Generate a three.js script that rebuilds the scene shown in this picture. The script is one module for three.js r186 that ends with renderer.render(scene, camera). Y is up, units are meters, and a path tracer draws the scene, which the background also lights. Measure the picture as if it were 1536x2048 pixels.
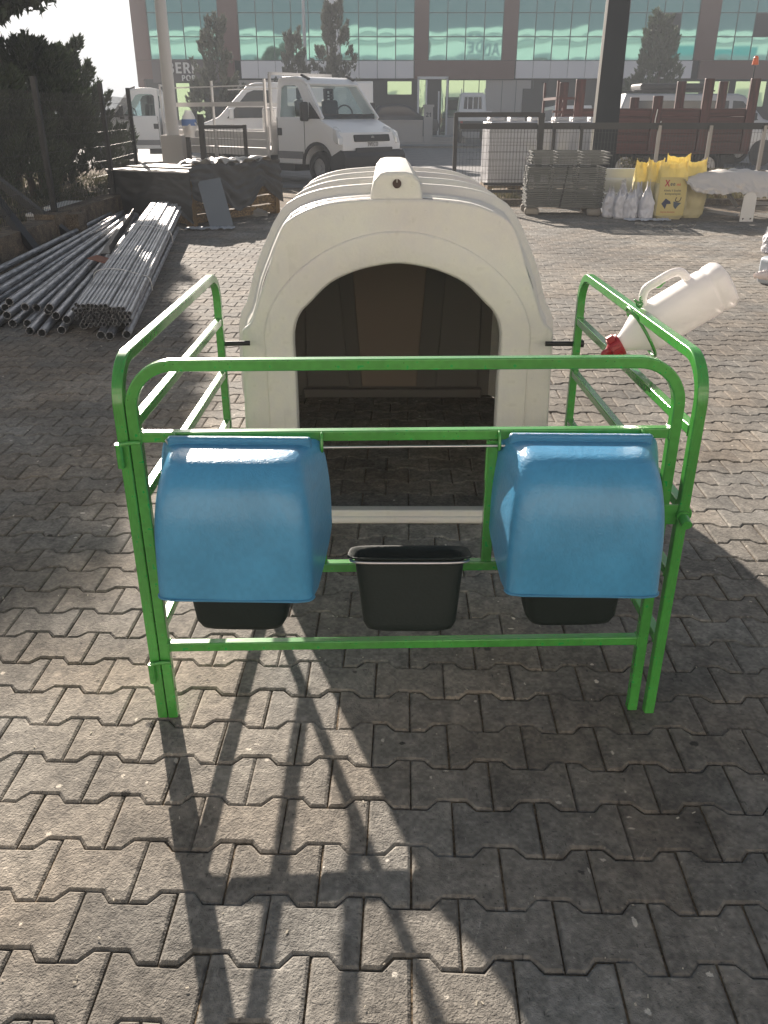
import * as THREE from 'three';
import { RoundedBoxGeometry } from 'three/addons/geometries/RoundedBoxGeometry.js';
import { mergeGeometries, mergeVertices, toCreasedNormals } from 'three/addons/utils/BufferGeometryUtils.js';
import { FontLoader } from 'three/addons/loaders/FontLoader.js';
import { TextGeometry } from 'three/addons/geometries/TextGeometry.js';
import { createNoise2D, createNoise3D } from 'simplex-noise';

// ---------------------------------------------------------------- camera, sky, sun, exposure
const scene = new THREE.Scene();
const camera = new THREE.PerspectiveCamera(63.25, 768 / 1024, 0.05, 900);
camera.position.set(0, 1.507, 0);
camera.rotation.set(THREE.MathUtils.degToRad(-25.6), 0, 0);
const renderer = new THREE.WebGLRenderer({ antialias: true });
renderer.setSize(768, 1024);
renderer.toneMapping = THREE.LinearToneMapping;
renderer.toneMappingExposure = 2.62;
renderer.shadowMap.enabled = true;
const SUN_EL = THREE.MathUtils.degToRad(20.8), SUN_AZ = THREE.MathUtils.degToRad(18.8);
const sunDir = new THREE.Vector3(-Math.sin(SUN_AZ) * Math.cos(SUN_EL), Math.sin(SUN_EL), -Math.cos(SUN_AZ) * Math.cos(SUN_EL));
{                                                            // late afternoon sky: pale, hazy, with a white glow round the sun
  const W = 1024, H = 512, d = new Float32Array(W * H * 4);
  for (let j = 0; j < H; j++) for (let i = 0; i < W; i++) {
    const el = ((j + 0.5) / H - 0.5) * Math.PI, az = ((i + 0.5) / W - 0.5) * 2 * Math.PI, e = Math.max(0, Math.sin(el));
    const mu = Math.cos(el) * Math.cos(az) * sunDir.x + Math.sin(el) * sunDir.y + Math.cos(el) * Math.sin(az) * sunDir.z, ang = Math.acos(Math.min(1, Math.max(-1, mu)));
    const h = Math.exp(-e * 3.2), g1 = Math.exp(-ang * 7), g2 = Math.exp(-ang * 1.9), o = (j * W + i) * 4;
    d[o] = 0.026 + 0.135 * h + 2.6 * g1 + 0.08 * g2; d[o + 1] = 0.042 + 0.132 * h + 2.45 * g1 + 0.08 * g2; d[o + 2] = 0.07 + 0.128 * h + 2.25 * g1 + 0.07 * g2; d[o + 3] = 1;
  }
  const t = new THREE.DataTexture(d, W, H, THREE.RGBAFormat, THREE.FloatType);
  t.mapping = THREE.EquirectangularReflectionMapping; t.magFilter = THREE.LinearFilter; t.needsUpdate = true;
  scene.background = t; scene.environment = t;
}
const sun = new THREE.DirectionalLight(new THREE.Color().setRGB(1, 0.885, 0.77), 5.0);
sun.name = 'sun';
sun.position.copy(sunDir).multiplyScalar(60);
sun.castShadow = true;
sun.shadow.mapSize.set(4096, 4096);
Object.assign(sun.shadow.camera, { left: -35, right: 35, top: 35, bottom: -35, near: 1, far: 160 });
scene.add(sun, sun.target);
scene.fog = new THREE.FogExp2(new THREE.Color().setRGB(0.88, 0.94, 1.0), 0.0035);

// ---------------------------------------------------------------- helpers
function rng(seed) {
  let s = seed >>> 0;
  return () => { s = (s + 0x6d2b79f5) | 0; let t = Math.imul(s ^ (s >>> 15), 1 | s); t = (t + Math.imul(t ^ (t >>> 7), 61 | t)) ^ t; return ((t ^ (t >>> 14)) >>> 0) / 4294967296; };
}
const rnd = rng(7);
const R = (a, b, r = rnd) => a + (b - a) * r();
const n2 = createNoise2D(rng(11)), n3 = createNoise3D(rng(12));
const V = (x, y, z) => new THREE.Vector3(x, y, z);
const col = (r, g, b) => new THREE.Color().setRGB(r, g, b);
function M(r, g, b, roughness = 0.6, metalness = 0, more = {}) {
  return new THREE.MeshPhysicalMaterial({ color: col(r, g, b), roughness, metalness, ...more });
}
const used = new Map();
function numbered(name) {
  const n = used.get(name) || 0; used.set(name, n + 1);
  return n ? name + '_' + String(n).padStart(3, '0') : name;
}
function tag(o, label, category, group, kind) {
  if (label) o.userData.label = label;
  if (category) o.userData.category = category;
  if (group) o.userData.group = group;
  if (kind) o.userData.kind = kind;
  return o;
}
function thing(name, label, category, [x, y, z] = [0, 0, 0], turn = 0, group) {
  const o = new THREE.Group(); o.name = numbered(name); o.position.set(x, y, z); o.rotation.y = turn;
  scene.add(o); return tag(o, label, category, group);
}
function clean(g) {                                         // keeps position, normal, uv only, non-indexed
  g = g.index ? g.toNonIndexed() : g;
  for (const k of Object.keys(g.attributes)) if (!['position', 'normal', 'uv', 'color'].includes(k)) g.deleteAttribute(k);
  if (!g.attributes.uv) g.setAttribute('uv', new THREE.BufferAttribute(new Float32Array(g.attributes.position.count * 2), 2));
  if (!g.attributes.normal) g.computeVertexNormals();
  return g;
}
const merge = (list) => (list.length === 1 ? clean(list[0]) : mergeGeometries(list.map(clean)));
function part(name, geo, material, parent, label) {
  const m = new THREE.Mesh(Array.isArray(geo) ? merge(geo) : geo, material);
  m.name = parent === scene ? numbered(name) : name; m.castShadow = m.receiveShadow = true;
  if (label) m.userData.label = label;
  parent.add(m); return m;
}
const solo = (name, geo, material, label, category, group, kind) => tag(part(name, geo, material, scene), label, category, group, kind);
function struct(name, geo, material) { const m = part(name, geo, material, scene); m.userData.kind = 'structure'; return m; }
function place(g, x = 0, y = 0, z = 0, rx = 0, ry = 0, rz = 0) {
  g.applyMatrix4(new THREE.Matrix4().compose(V(x, y, z), new THREE.Quaternion().setFromEuler(new THREE.Euler(rx, ry, rz)), V(1, 1, 1))); return g;
}
const box = (w, h, d, x, y, z, rx, ry, rz) => place(new THREE.BoxGeometry(w, h, d), x, y, z, rx, ry, rz);
const rbox = (w, h, d, rad, x, y, z, rx, ry, rz, seg = 2) => place(new RoundedBoxGeometry(w, h, d, seg, Math.min(rad, w / 2.01, h / 2.01, d / 2.01)), x, y, z, rx, ry, rz);
function rod(a, b, r, seg = 10, r2 = r) {
  const d = b.clone().sub(a), g = new THREE.CylinderGeometry(r2, r, d.length(), seg);
  g.applyQuaternion(new THREE.Quaternion().setFromUnitVectors(V(0, 1, 0), d.normalize()));
  const c = a.clone().add(b).multiplyScalar(0.5); g.translate(c.x, c.y, c.z); return g;
}
function bar(a, b, w, h, up = V(0, 1, 0)) {                  // rectangular bar from a to b
  const d = b.clone().sub(a), L = d.length(); d.normalize();
  const s = new THREE.Vector3().crossVectors(d, up).normalize(), u = new THREE.Vector3().crossVectors(s, d);
  const g = new THREE.BoxGeometry(L, h, w);
  g.applyMatrix4(new THREE.Matrix4().makeBasis(d, u, s).setPosition(a.clone().add(b).multiplyScalar(0.5))); return g;
}
const tube = (pts, r, seg = 40, rs = 8) => new THREE.TubeGeometry(new THREE.CatmullRomCurve3(pts), seg, r, rs);
function extrude(pts, depth, bevel = 0, holes = [], seg = 2) {
  const s = new THREE.Shape(pts.map((p) => new THREE.Vector2(p[0], p[1])));
  for (const h of holes) s.holes.push(new THREE.Path(h.map((p) => new THREE.Vector2(p[0], p[1]))));
  return new THREE.ExtrudeGeometry(s, { depth: depth - 2 * bevel, bevelEnabled: bevel > 0, bevelThickness: bevel, bevelSize: bevel, bevelOffset: -bevel, bevelSegments: seg, curveSegments: 6 }).translate(0, 0, bevel);
}
// square steel tube of size s along a planar path with rounded bends; n is the plane normal
function squareTube(path, s, n, bend = 0.1, corner = 0.004) {
  const P = [];
  for (let i = 0; i < path.length; i++) {
    const p = path[i];
    if (i === 0 || i === path.length - 1) { P.push(p.clone()); continue; }
    const a = path[i - 1].clone().sub(p).normalize(), b = path[i + 1].clone().sub(p).normalize();
    const ang = a.angleTo(b), t = bend / Math.tan(ang / 2), c = p.clone().add(a.clone().add(b).normalize().multiplyScalar(bend / Math.sin(ang / 2)));
    const s0 = p.clone().addScaledVector(a, t).sub(c), s1 = p.clone().addScaledVector(b, t).sub(c), sw = s0.angleTo(s1);
    for (let k = 0; k <= 12; k++) { const f = k / 12; P.push(c.clone().add(s0.clone().multiplyScalar(Math.sin((1 - f) * sw) / Math.sin(sw)).addScaledVector(s1, Math.sin(f * sw) / Math.sin(sw)))); }
  }
  const h = s / 2, prof = [];
  for (const [cx, cy, a0] of [[h - corner, h - corner, 0], [-h + corner, h - corner, 90], [-h + corner, -h + corner, 180], [h - corner, -h + corner, 270]])
    for (let k = 0; k <= 2; k++) { const a = (a0 + k * 45) * Math.PI / 180; prof.push([cx + corner * Math.cos(a), cy + corner * Math.sin(a), Math.cos(a), Math.sin(a)]); }
  const pos = [], nor = [], idx = [], tuv = [], K = prof.length; let run = P[0].x * 3.1 + P[0].y * 1.7;
  for (let i = 0; i < P.length; i++) {
    if (i) run += P[i].distanceTo(P[i - 1]);
    const t = P[Math.min(i + 1, P.length - 1)].clone().sub(P[Math.max(i - 1, 0)]).normalize(), b = new THREE.Vector3().crossVectors(t, n).normalize();
    for (const [x, y, nx, ny] of prof) {
      const q = P[i].clone().addScaledVector(b, x).addScaledVector(n, y); pos.push(q.x, q.y, q.z); tuv.push(run, Math.atan2(y, x) / 6.2832 * 0.12 + P[0].z * 0.37);
      const m = b.clone().multiplyScalar(nx).addScaledVector(n, ny); nor.push(m.x, m.y, m.z);
    }
  }
  for (let i = 0; i < P.length - 1; i++) for (let k = 0; k < K; k++) {
    const a = i * K + k, b = i * K + (k + 1) % K, c = a + K, d = b + K; idx.push(a, c, b, b, c, d);
  }
  for (const e of [0, P.length - 1]) for (let k = 1; k < K - 1; k++) e ? idx.push(e * K, e * K + k + 1, e * K + k) : idx.push(0, k, k + 1);
  const g = new THREE.BufferGeometry();
  g.setAttribute('position', new THREE.Float32BufferAttribute(pos, 3)); g.setAttribute('normal', new THREE.Float32BufferAttribute(nor, 3));
  g.setAttribute('uv', new THREE.Float32BufferAttribute(tuv, 2)); g.setIndex(idx); return g;
}
function gridGeo(f, nu, nv, closeU = false) {                // parametric grid f(u, v) -> Vector3
  const pos = [], uv = [], idx = [];
  for (let j = 0; j <= nv; j++) for (let i = 0; i <= nu; i++) { const p = f(i / nu, j / nv); pos.push(p.x, p.y, p.z); uv.push(i / nu, j / nv); }
  for (let j = 0; j < nv; j++) for (let i = 0; i < nu; i++) { const a = j * (nu + 1) + i, b = a + 1, c = a + nu + 1, d = c + 1; idx.push(a, b, d, a, d, c); }
  const g = new THREE.BufferGeometry(); g.setAttribute('position', new THREE.Float32BufferAttribute(pos, 3)); g.setAttribute('uv', new THREE.Float32BufferAttribute(uv, 2)); g.setIndex(idx); g.computeVertexNormals(); return g;
}
function texture(size, f, srgb = true, repeat = 1) {          // f(u, v, i, j) -> [r, g, b] 0..1, tiles over its own size
  const d = new Uint8Array(size * size * 4);
  for (let j = 0; j < size; j++) for (let i = 0; i < size; i++) { const c = f(i / size, j / size, i, j), o = (j * size + i) * 4; d[o] = c[0] * 255; d[o + 1] = c[1] * 255; d[o + 2] = c[2] * 255; d[o + 3] = 255; }
  const t = new THREE.DataTexture(d, size, size); t.wrapS = t.wrapT = THREE.RepeatWrapping; t.magFilter = THREE.LinearFilter; t.minFilter = THREE.LinearMipmapLinearFilter; t.generateMipmaps = true;
  if (srgb) t.colorSpace = THREE.SRGBColorSpace; t.repeat.set(repeat, repeat); t.needsUpdate = true; return t;
}
const clamp = (x, a = 0, b = 1) => Math.min(b, Math.max(a, x));
function lattice(size, seed) {                                // tileable value noise tables for fast textures
  const r = rng(seed), t = new Float32Array(size * size).map(() => r());
  return (u, v, f) => {                                      // f cells across the tile (f <= size)
    const x = ((u * f) % f + f) % f, y = ((v * f) % f + f) % f, x0 = Math.floor(x), y0 = Math.floor(y), fx = x - x0, fy = y - y0, sx = fx * fx * (3 - 2 * fx), sy = fy * fy * (3 - 2 * fy);
    const x1 = (x0 + 1) % f, y1 = (y0 + 1) % f, q = (a, b) => t[(b % size) * size + (a % size)];
    return (q(x0, y0) * (1 - sx) + q(x1, y0) * sx) * (1 - sy) + (q(x0, y1) * (1 - sx) + q(x1, y1) * sx) * sy;
  };
}
const font = await new FontLoader().loadAsync('fonts/droid/droid_sans_bold.typeface.json');
function text(s, size, depth = 0.02) { const g = new TextGeometry(s, { font, size, depth, curveSegments: 3 }); g.computeBoundingBox(); const b = g.boundingBox; return g.translate(-(b.min.x + b.max.x) / 2, -(b.min.y + b.max.y) / 2, 0); }
// ---------------------------------------------------------------- ground, pavers
const YAW = 0.0238, UX = V(Math.cos(YAW), 0, Math.sin(YAW)), VX = V(Math.sin(YAW), 0, -Math.cos(YAW)), LAT0 = V(-0.046, 0, -1.0795);
const N1 = lattice(512, 3), N2 = lattice(512, 4), N3 = lattice(512, 5);
const asphaltTex = texture(512, (u, v) => { const a = N1(u, v, 256), b = N2(u, v, 12); const g = 0.44 + 0.1 * (a - 0.5) + 0.1 * (b - 0.5); return [g, g * 0.99, g * 0.985]; });
const soilTex = texture(512, (u, v) => { const a = N1(u, v, 200), b = N2(u, v, 20), c = N3(u, v, 6); const g = 0.52 + 0.3 * (a - 0.5) + 0.2 * (b - 0.5) + 0.15 * (c - 0.5); return [g, g * 0.9, g * 0.77]; });
const soilBump = texture(512, (u, v) => { const a = N1(u, v, 200), b = N2(u, v, 40); const g = clamp(0.5 * a + 0.5 * b); return [g, g, g]; }, false);
function ground(w, d, x, y, z, tile, turn = 0, nx = 1, ny = 1) {
  const g = new THREE.PlaneGeometry(w, d, nx, ny).rotateX(-Math.PI / 2), p = g.attributes.position, uv = g.attributes.uv;
  for (let i = 0; i < p.count; i++) uv.setXY(i, p.getX(i) / tile, p.getZ(i) / tile);
  return place(g, x, y, z, 0, turn, 0);
}
const soilMat = new THREE.MeshStandardMaterial({ map: soilTex, bumpMap: soilBump, bumpScale: 0.02, roughness: 1 });
const asphaltMat = new THREE.MeshStandardMaterial({ map: asphaltTex, bumpMap: soilBump, bumpScale: 0.004, roughness: 0.85, color: col(1.0, 1.02, 1.06) });
struct('ground', ground(300, 260, 0, -0.06, -50, 2.2), soilMat);
struct('road', ground(160, 24, 0, -0.03, -32.5, 2), asphaltMat);
struct('forecourt', ground(160, 13, 0, -0.024, -54, 2.4), new THREE.MeshStandardMaterial({ map: asphaltTex, roughness: 0.9, color: col(1.5, 1.48, 1.45) }));
struct('yard', ground(60, 40, 4, -0.03, 18, 2.1), new THREE.MeshStandardMaterial({ map: soilTex, roughness: 0.95, color: col(0.75, 0.75, 0.75) }));
struct('joint_sand', (() => { const g = ground(16, 18, 1.4, -0.0085, -7.9, 0.9, -YAW); return g; })(), new THREE.MeshStandardMaterial({ map: soilTex, bumpMap: soilBump, bumpScale: 0.006, roughness: 1, color: col(0.52, 0.48, 0.42) }));

const specks = (() => {                                       // paint flecks and scratches on the paving, 4 m square
  const m = new Uint8Array(2048 * 2048), r = rng(77), put = (x, y, v) => { m[((y & 2047) << 11) | (x & 2047)] = v; };
  for (let k = 0; k < 260; k++) { const cx = r() * 2048, cy = r() * 2048, q = R(1.2, 4.5, r), e = R(0.5, 1.6, r); for (let y = -9; y <= 9; y++) for (let x = -9; x <= 9; x++) if ((x * e) ** 2 + (y / e) ** 2 < q * q * R(0.5, 1.1, r)) put(Math.round(cx + x), Math.round(cy + y), 1); }
  for (let k = 0; k < 170; k++) { let x = r() * 2048, y = r() * 2048, a = r() * 6.28; const L = R(8, 50, r); for (let s = 0; s < L; s++) { if (r() < 0.7) put(Math.round(x), Math.round(y), 2); x += Math.cos(a); y += Math.sin(a); a += R(-0.06, 0.06, r); } }
  for (let k = 0; k < 70; k++) { const cx = r() * 2048, cy = r() * 2048, q = R(2, 8, r); for (let y = -12; y <= 12; y++) for (let x = -12; x <= 12; x++) if (x * x + y * y * 1.6 < q * q * R(0.4, 1.1, r)) put(Math.round(cx + x), Math.round(cy + y), 3); }
  return m;
})();
const grain = texture(2048, (u, v, i, j) => {                       // covers 4 m
  const f = N1(u, v, 512), m = N2(u, v, 160), c = N3(u, v, 40), l = N1(u + 0.37, v + 0.11, 9), s = N2(u + 0.5, v, 512), e = N3(u, v, 22);
  let g = 0.475 + 0.13 * (f - 0.5) + 0.11 * (m - 0.5) + 0.07 * (c - 0.5) + 0.13 * (l - 0.5);
  if (s > 0.955) g += 0.13; else if (s < 0.05) g -= 0.16;
  if (e > 0.87) g -= 0.55 * (e - 0.87);
  const sp = specks[(j << 11) | i]; if (sp === 1) g = 0.74 + 0.1 * f; else if (sp === 2) g += 0.13; else if (sp === 3) g *= 0.5;
  g = clamp(g);
  const w = 0.05 * (N2(u + 0.2, v + 0.7, 14) - 0.5);
  return [clamp(g * (1 + w)), g * 0.955, clamp(g * (0.885 - w))];
});
const grainBump = texture(1024, (u, v) => { const f = N1(u, v, 512), m = N2(u, v, 200), c = N3(u, v, 70); let g = 0.42 * m + 0.42 * f + 0.12 * c; if (N2(u + 0.3, v, 256) < 0.1) g -= 0.3; g = clamp(g); return [g, g, g]; }, false);
grainBump.repeat.set(4.6, 4.6);
const paverMat = new THREE.MeshStandardMaterial({ map: grain, bumpMap: grainBump, bumpScale: 0.0028, roughness: 0.9, vertexColors: true });
const PAVER = (() => {
  const a = 0.0978, d = 0.028, g = 0.0018, o = [];
  for (const s of [1]) {
    o.push([-a, g], [-0.059, g], [-0.0355, d + g], [0.0355, d + g], [0.059, g], [a, g]);
    o.push([a, 0.14 + d - g], [0.0645, 0.14 + d - g], [0.041, 0.14 - g], [-0.041, 0.14 - g], [-0.0645, 0.14 + d - g], [-a, 0.14 + d - g]);
  }
  const n = o.length, inset = [], C = 0.0055;
  for (let i = 0; i < n; i++) {
    const p = o[(i + n - 1) % n], q = o[i], r = o[(i + 1) % n];
    let e0 = [q[0] - p[0], q[1] - p[1]], e1 = [r[0] - q[0], r[1] - q[1]]; const l0 = Math.hypot(...e0), l1 = Math.hypot(...e1);
    const m0 = [-e0[1] / l0, e0[0] / l0], m1 = [-e1[1] / l1, e1[0] / l1], k = 1 + m0[0] * m1[0] + m0[1] * m1[1];
    inset.push([q[0] + C * (m0[0] + m1[0]) / k, q[1] + C * (m0[1] + m1[1]) / k]);
  }
  const tri = THREE.ShapeUtils.triangulateShape(inset.map((p) => new THREE.Vector2(...p)), []);
  return { o, inset, tri };
})();
function paverGeo(cells) {
  const pos = [], uv = [], co = [], nor = [], r = rng(99);
  for (const [i, j, tint, seed] of cells) {
    const q = rng(seed), lift = R(-0.0018, 0.0018, q), tx = R(-0.012, 0.012, q), ty = R(-0.014, 0.014, q), du = R(-0.0009, 0.0009, q), dv = R(-0.0009, 0.0009, q), rot = R(-0.008, 0.008, q);
    const base = LAT0.clone().addScaledVector(UX, (i + 0.5 + (j & 1 ? 0.5 : 0)) * 0.2 + du).addScaledVector(VX, j * 0.14 + dv);
    const pt = (p, y) => { const px = p[0] - rot * (p[1] - 0.084), py = p[1] + rot * p[0]; const w = base.clone().addScaledVector(UX, px).addScaledVector(VX, py); w.y = y + lift + tx * p[0] + ty * (p[1] - 0.084); return w; };
    const jx = PAVER.o.map(() => [R(-0.0011, 0.0011, q), R(-0.0011, 0.0011, q), q() < 0.12 ? R(0.001, 0.005, q) : 0]), jit = (p, k) => [(p[0] + jx[k][0]) * (1 - jx[k][2] * 5), p[1] + jx[k][1]];
    const top = PAVER.inset.map((p, k) => pt(jit(p, k), 0)), rim = PAVER.o.map((p, k) => pt([p[0] + jx[k][0], p[1] + jx[k][1]], -0.0045)), foot = PAVER.o.map((p) => pt(p, -0.02));
    const face = (A, B, C) => {
      const nn = new THREE.Vector3().crossVectors(B.clone().sub(A), C.clone().sub(A)).normalize();
      for (const P of [A, B, C]) { pos.push(P.x, P.y, P.z); uv.push(P.x / 4, -P.z / 4); co.push(...tint); nor.push(nn.x, nn.y, nn.z); }
    };
    for (const [a, b, c] of PAVER.tri) face(top[a], top[b], top[c]);
    const n = top.length;
    for (let k = 0; k < n; k++) { const l = (k + 1) % n; face(rim[k], rim[l], top[l]); face(rim[k], top[l], top[k]); face(foot[k], foot[l], rim[l]); face(foot[k], rim[l], rim[k]); }
  }
  const g = new THREE.BufferGeometry();
  for (const [k, a, s] of [['position', pos, 3], ['normal', nor, 3], ['uv', uv, 2], ['color', co, 3]]) g.setAttribute(k, new THREE.Float32BufferAttribute(a, s));
  return g;
}
{
  const pave = thing('pavement', null, null); pave.userData.kind = 'structure';
  const cells = [], r = rng(21);
  for (let j = -4; j < 108; j++) for (let i = -60; i < 62; i++) {
    const c = LAT0.clone().addScaledVector(UX, (i + 0.5 + (j & 1 ? 0.5 : 0)) * 0.2).addScaledVector(VX, j * 0.14 + 0.08);
    const dep = 0.902 * -c.z + 0.65; if (dep < 0.3) continue;
    if (Math.abs(c.x) > 0.4 * 1.19 * dep + 0.9 || c.z > -0.55) continue;
    if (c.z < -15.7 + 0.22 * Math.max(0, c.x - 2) || c.x < -4.02 || (c.z < -16 && c.x > 1.7)) continue;
    const t = 0.92 + 0.24 * (r() - 0.5) + 0.16 * n2(c.x * 0.35, c.z * 0.35) + 0.08 * n2(c.x * 1.3, c.z * 1.3), w = (r() - 0.5) * 0.05;
    const dz = clamp(1.25 - Math.hypot((c.x + 2.7) / 1.5, (c.z + 5.6) / 1.1) + 0.35 * n2(c.x * 2, c.z * 2)) * 0.8, tint = [t * (1 + w) * (1 - 0.1 * dz), t * (1 - 0.17 * dz), t * (1 - w) * (1 - 0.25 * dz)];
    cells.push([i, j, tint, i * 7919 + j * 104729 + 500000, dep + Math.abs(c.x) * 0.2]);
  }
  cells.sort((a, b) => a[4] - b[4]);
  for (const c of cells.slice(0, 300)) part('paving_block', paverGeo([c]), paverMat, pave);
  const lg = [], lr = rng(55);
  for (let k = 0; k < 230; k++) { const z = -1.0 - 9 * lr() ** 1.6, x = R(-0.55, 0.55, lr) * (-z * 0.95 + 0.8), s = R(0.0015, 0.0045, lr); lg.push(box(s * R(1, 2.5, lr), 0.001, s * R(0.4, 1, lr), x, 0.0024, z, R(-0.1, 0.1, lr), R(0, 6.28, lr), R(-0.1, 0.1, lr))); }
  solo('litter', merge(lg), M(0.5, 0.45, 0.36, 0.9), 'scattered pale chips and straw bits lying on the paving blocks', 'litter', null, 'stuff');
  const rest = part('paving_block', paverGeo(cells.slice(300)), paverMat, pave); rest.userData.kind = 'stuff';
}
// ---------------------------------------------------------------- calf hutch
const hutchTex = texture(1024, (u, v) => { const a = N1(u, v, 6), b = N2(u, v, 40), c = N3(u, v, 220); const s = N3(u * 1.0, v * 0.25, 60); let g = 0.93 + 0.045 * (a - 0.5) + 0.022 * (b - 0.5) + 0.012 * (c - 0.5); if (b > 0.86) g -= 0.3 * (b - 0.86); if (s > 0.88) g -= 0.25 * (s - 0.88); if (c > 0.985) g -= 0.1; g = clamp(g); return [g, g * (0.988 + 0.02 * (a - 0.5)), g * (0.955 - 0.02 * (b - 0.5))]; });
const hutchBump = texture(512, (u, v) => { const g = 0.6 * N1(u, v, 24) + 0.4 * N2(u, v, 160); return [g, g, g]; }, false);
const hutchMat = new THREE.MeshPhysicalMaterial({ map: hutchTex, color: col(0.81, 0.81, 0.81), roughness: 0.5, bumpMap: hutchBump, bumpScale: 0.0015, side: THREE.DoubleSide });
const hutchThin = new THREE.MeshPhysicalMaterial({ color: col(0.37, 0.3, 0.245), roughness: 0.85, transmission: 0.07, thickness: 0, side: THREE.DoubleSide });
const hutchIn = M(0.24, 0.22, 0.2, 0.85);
{
  const HX = 0.05, LEAN = 0.075;
  const t = thing('calf_hutch', 'cream white plastic calf hutch with arched doorway and ribbed roof', 'calf hutch', [HX, 0, -3.05]);
  const mirror = (p) => [...p, ...p.slice().reverse().map(([x, y]) => [-x, y])];
  const arc = (pts, k = 6) => { const c = new THREE.CatmullRomCurve3(pts.map((p) => V(p[0], p[1], 0)), false, 'centripetal'); return c.getPoints(pts.length * k).map((p) => [p.x, p.y]); };
  const sm = (right) => { const a = right.filter((p) => p[0] > 0.001).reverse().map(([x, y]) => [-x, y]).reverse(); return a; };
  const full = (base, right, k) => {                          // right half from low to apex -> closed outline, counter-clockwise
    const both = [...right, ...right.slice(0, -1).reverse().map(([x, y]) => [-x, y])];
    return [[base[0], base[1]], ...arc(both, k), [-base[0], base[1]]];
  };
  const outer = full([0.6, 0], [[0.588, 0.74], [0.583, 0.775], [0.548, 0.806], [0.512, 0.9], [0.476, 0.99], [0.425, 1.13], [0.395, 1.167], [0.28, 1.217], [0.135, 1.235], [0, 1.238]], 3);
  const open = full([0.383, 0.055], [[0.384, 0.6], [0.386, 0.775], [0.36, 0.84], [0.322, 0.878], [0.25, 0.945], [0.16, 0.987], [0.08, 1.007], [0, 1.016]], 3);
  const ring = full([0.497, 0.02], [[0.497, 0.6], [0.496, 0.79], [0.44, 0.912], [0.31, 1.033], [0.163, 1.104], [0, 1.13]], 5);
  const uvw = (g, s = 1.2) => { const p = g.attributes.position, uv = g.attributes.uv; for (let i = 0; i < p.count; i++) uv.setXY(i, p.getX(i) / s + 0.13, (p.getY(i) + p.getZ(i) * 0.7) / s); return g; };
  const front = uvw(extrude(outer, 0.05, 0.012, [open], 3)).translate(0, 0, -0.05).rotateX(-LEAN);
  part('front_panel', toCreasedNormals(front, 0.6), hutchMat, t);
  const rg = uvw(extrude(ring, 0.028, 0.008, [open.map(([x, y]) => [x * 1.006, y * 1.003])], 3)).translate(0, 0, -0.017).rotateX(-LEAN);
  part('door_surround', toCreasedNormals(rg, 0.6), hutchMat, t);
  part('sill', toCreasedNormals(uvw(merge([rbox(0.79, 0.03, 0.044, 0.01, 0, 0.016, 0.0), rbox(0.79, 0.036, 0.044, 0.01, 0, 0.019, -0.043)])), 0.6), hutchMat, t);
  // ribbed body
  const half = [[0.585, 0], [0.585, 0.4], [0.578, 0.74], [0.545, 0.81], [0.515, 0.92], [0.478, 1.01], [0.425, 1.12], [0.38, 1.172], [0.28, 1.212], [0.135, 1.23], [0, 1.234]];
  const crv = new THREE.CatmullRomCurve3([...half, ...half.slice(0, -1).reverse().map(([x, y]) => [-x, y])].map((p) => V(p[0], p[1], 0)), false, 'centripetal');
  const LEN = 1.62, z0 = -0.09;
  const rib = (z) => { const s = ((-z - 0.34) / 0.375 % 1 + 1) % 1; return -z < 0.2 || -z > 1.6 ? 0 : s < 0.06 ? s / 0.06 : s < 0.15 ? 1 : s < 0.75 ? 1 - (s - 0.15) / 0.6 : 0; };
  const body = gridGeo((u, v) => {
    const p = crv.getPointAt(u), zs = -0.046 - 0.0755 * p.y, z = zs + (z0 - LEN - zs) * v;
    const out = clamp((p.y - 0.15) / 0.3), n = V(p.x, Math.max(0, p.y - 0.35), 0).normalize(), k = 0.032 * rib(z) * out;
    const end = v > 0.93 ? (v - 0.93) / 0.07 : 0, sc = 1 - 0.1 * end * end;
    const lean = Math.max(0, 0.09 - v * 1.2) * p.y * 0.9;
    const wide = 0.985 + 0.075 * clamp((v - 0.02) / 0.12);
    return V(p.x * sc * wide + n.x * k, p.y * (1 - 0.06 * end * end) + n.y * k, z - lean * 0);
  }, 72, 190);
  { const uv = body.attributes.uv; for (let i = 0; i < uv.count; i++) uv.setXY(i, uv.getX(i) * 2.2, uv.getY(i) * 1.4); }
  part('shell', body, hutchMat, t);
  const backOut = crv.getPoints(60).map((p) => [p.x * 0.968, p.y * 0.945]);
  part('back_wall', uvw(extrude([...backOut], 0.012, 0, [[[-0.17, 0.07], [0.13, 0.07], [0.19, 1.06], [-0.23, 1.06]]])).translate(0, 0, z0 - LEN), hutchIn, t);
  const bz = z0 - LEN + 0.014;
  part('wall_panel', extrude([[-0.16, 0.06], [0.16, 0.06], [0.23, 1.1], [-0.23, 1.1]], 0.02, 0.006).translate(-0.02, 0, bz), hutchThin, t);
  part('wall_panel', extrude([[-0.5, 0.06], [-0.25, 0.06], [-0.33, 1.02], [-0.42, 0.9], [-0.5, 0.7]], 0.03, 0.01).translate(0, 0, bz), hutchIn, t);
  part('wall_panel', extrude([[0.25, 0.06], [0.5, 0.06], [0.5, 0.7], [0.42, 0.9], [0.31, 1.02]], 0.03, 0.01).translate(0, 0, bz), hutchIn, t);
  part('inner_skirt', extrude([[-0.52, 0], [0.52, 0], [0.52, 0.05], [-0.52, 0.05]], 0.05, 0.008).translate(0, 0, bz), hutchIn, t);
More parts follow.
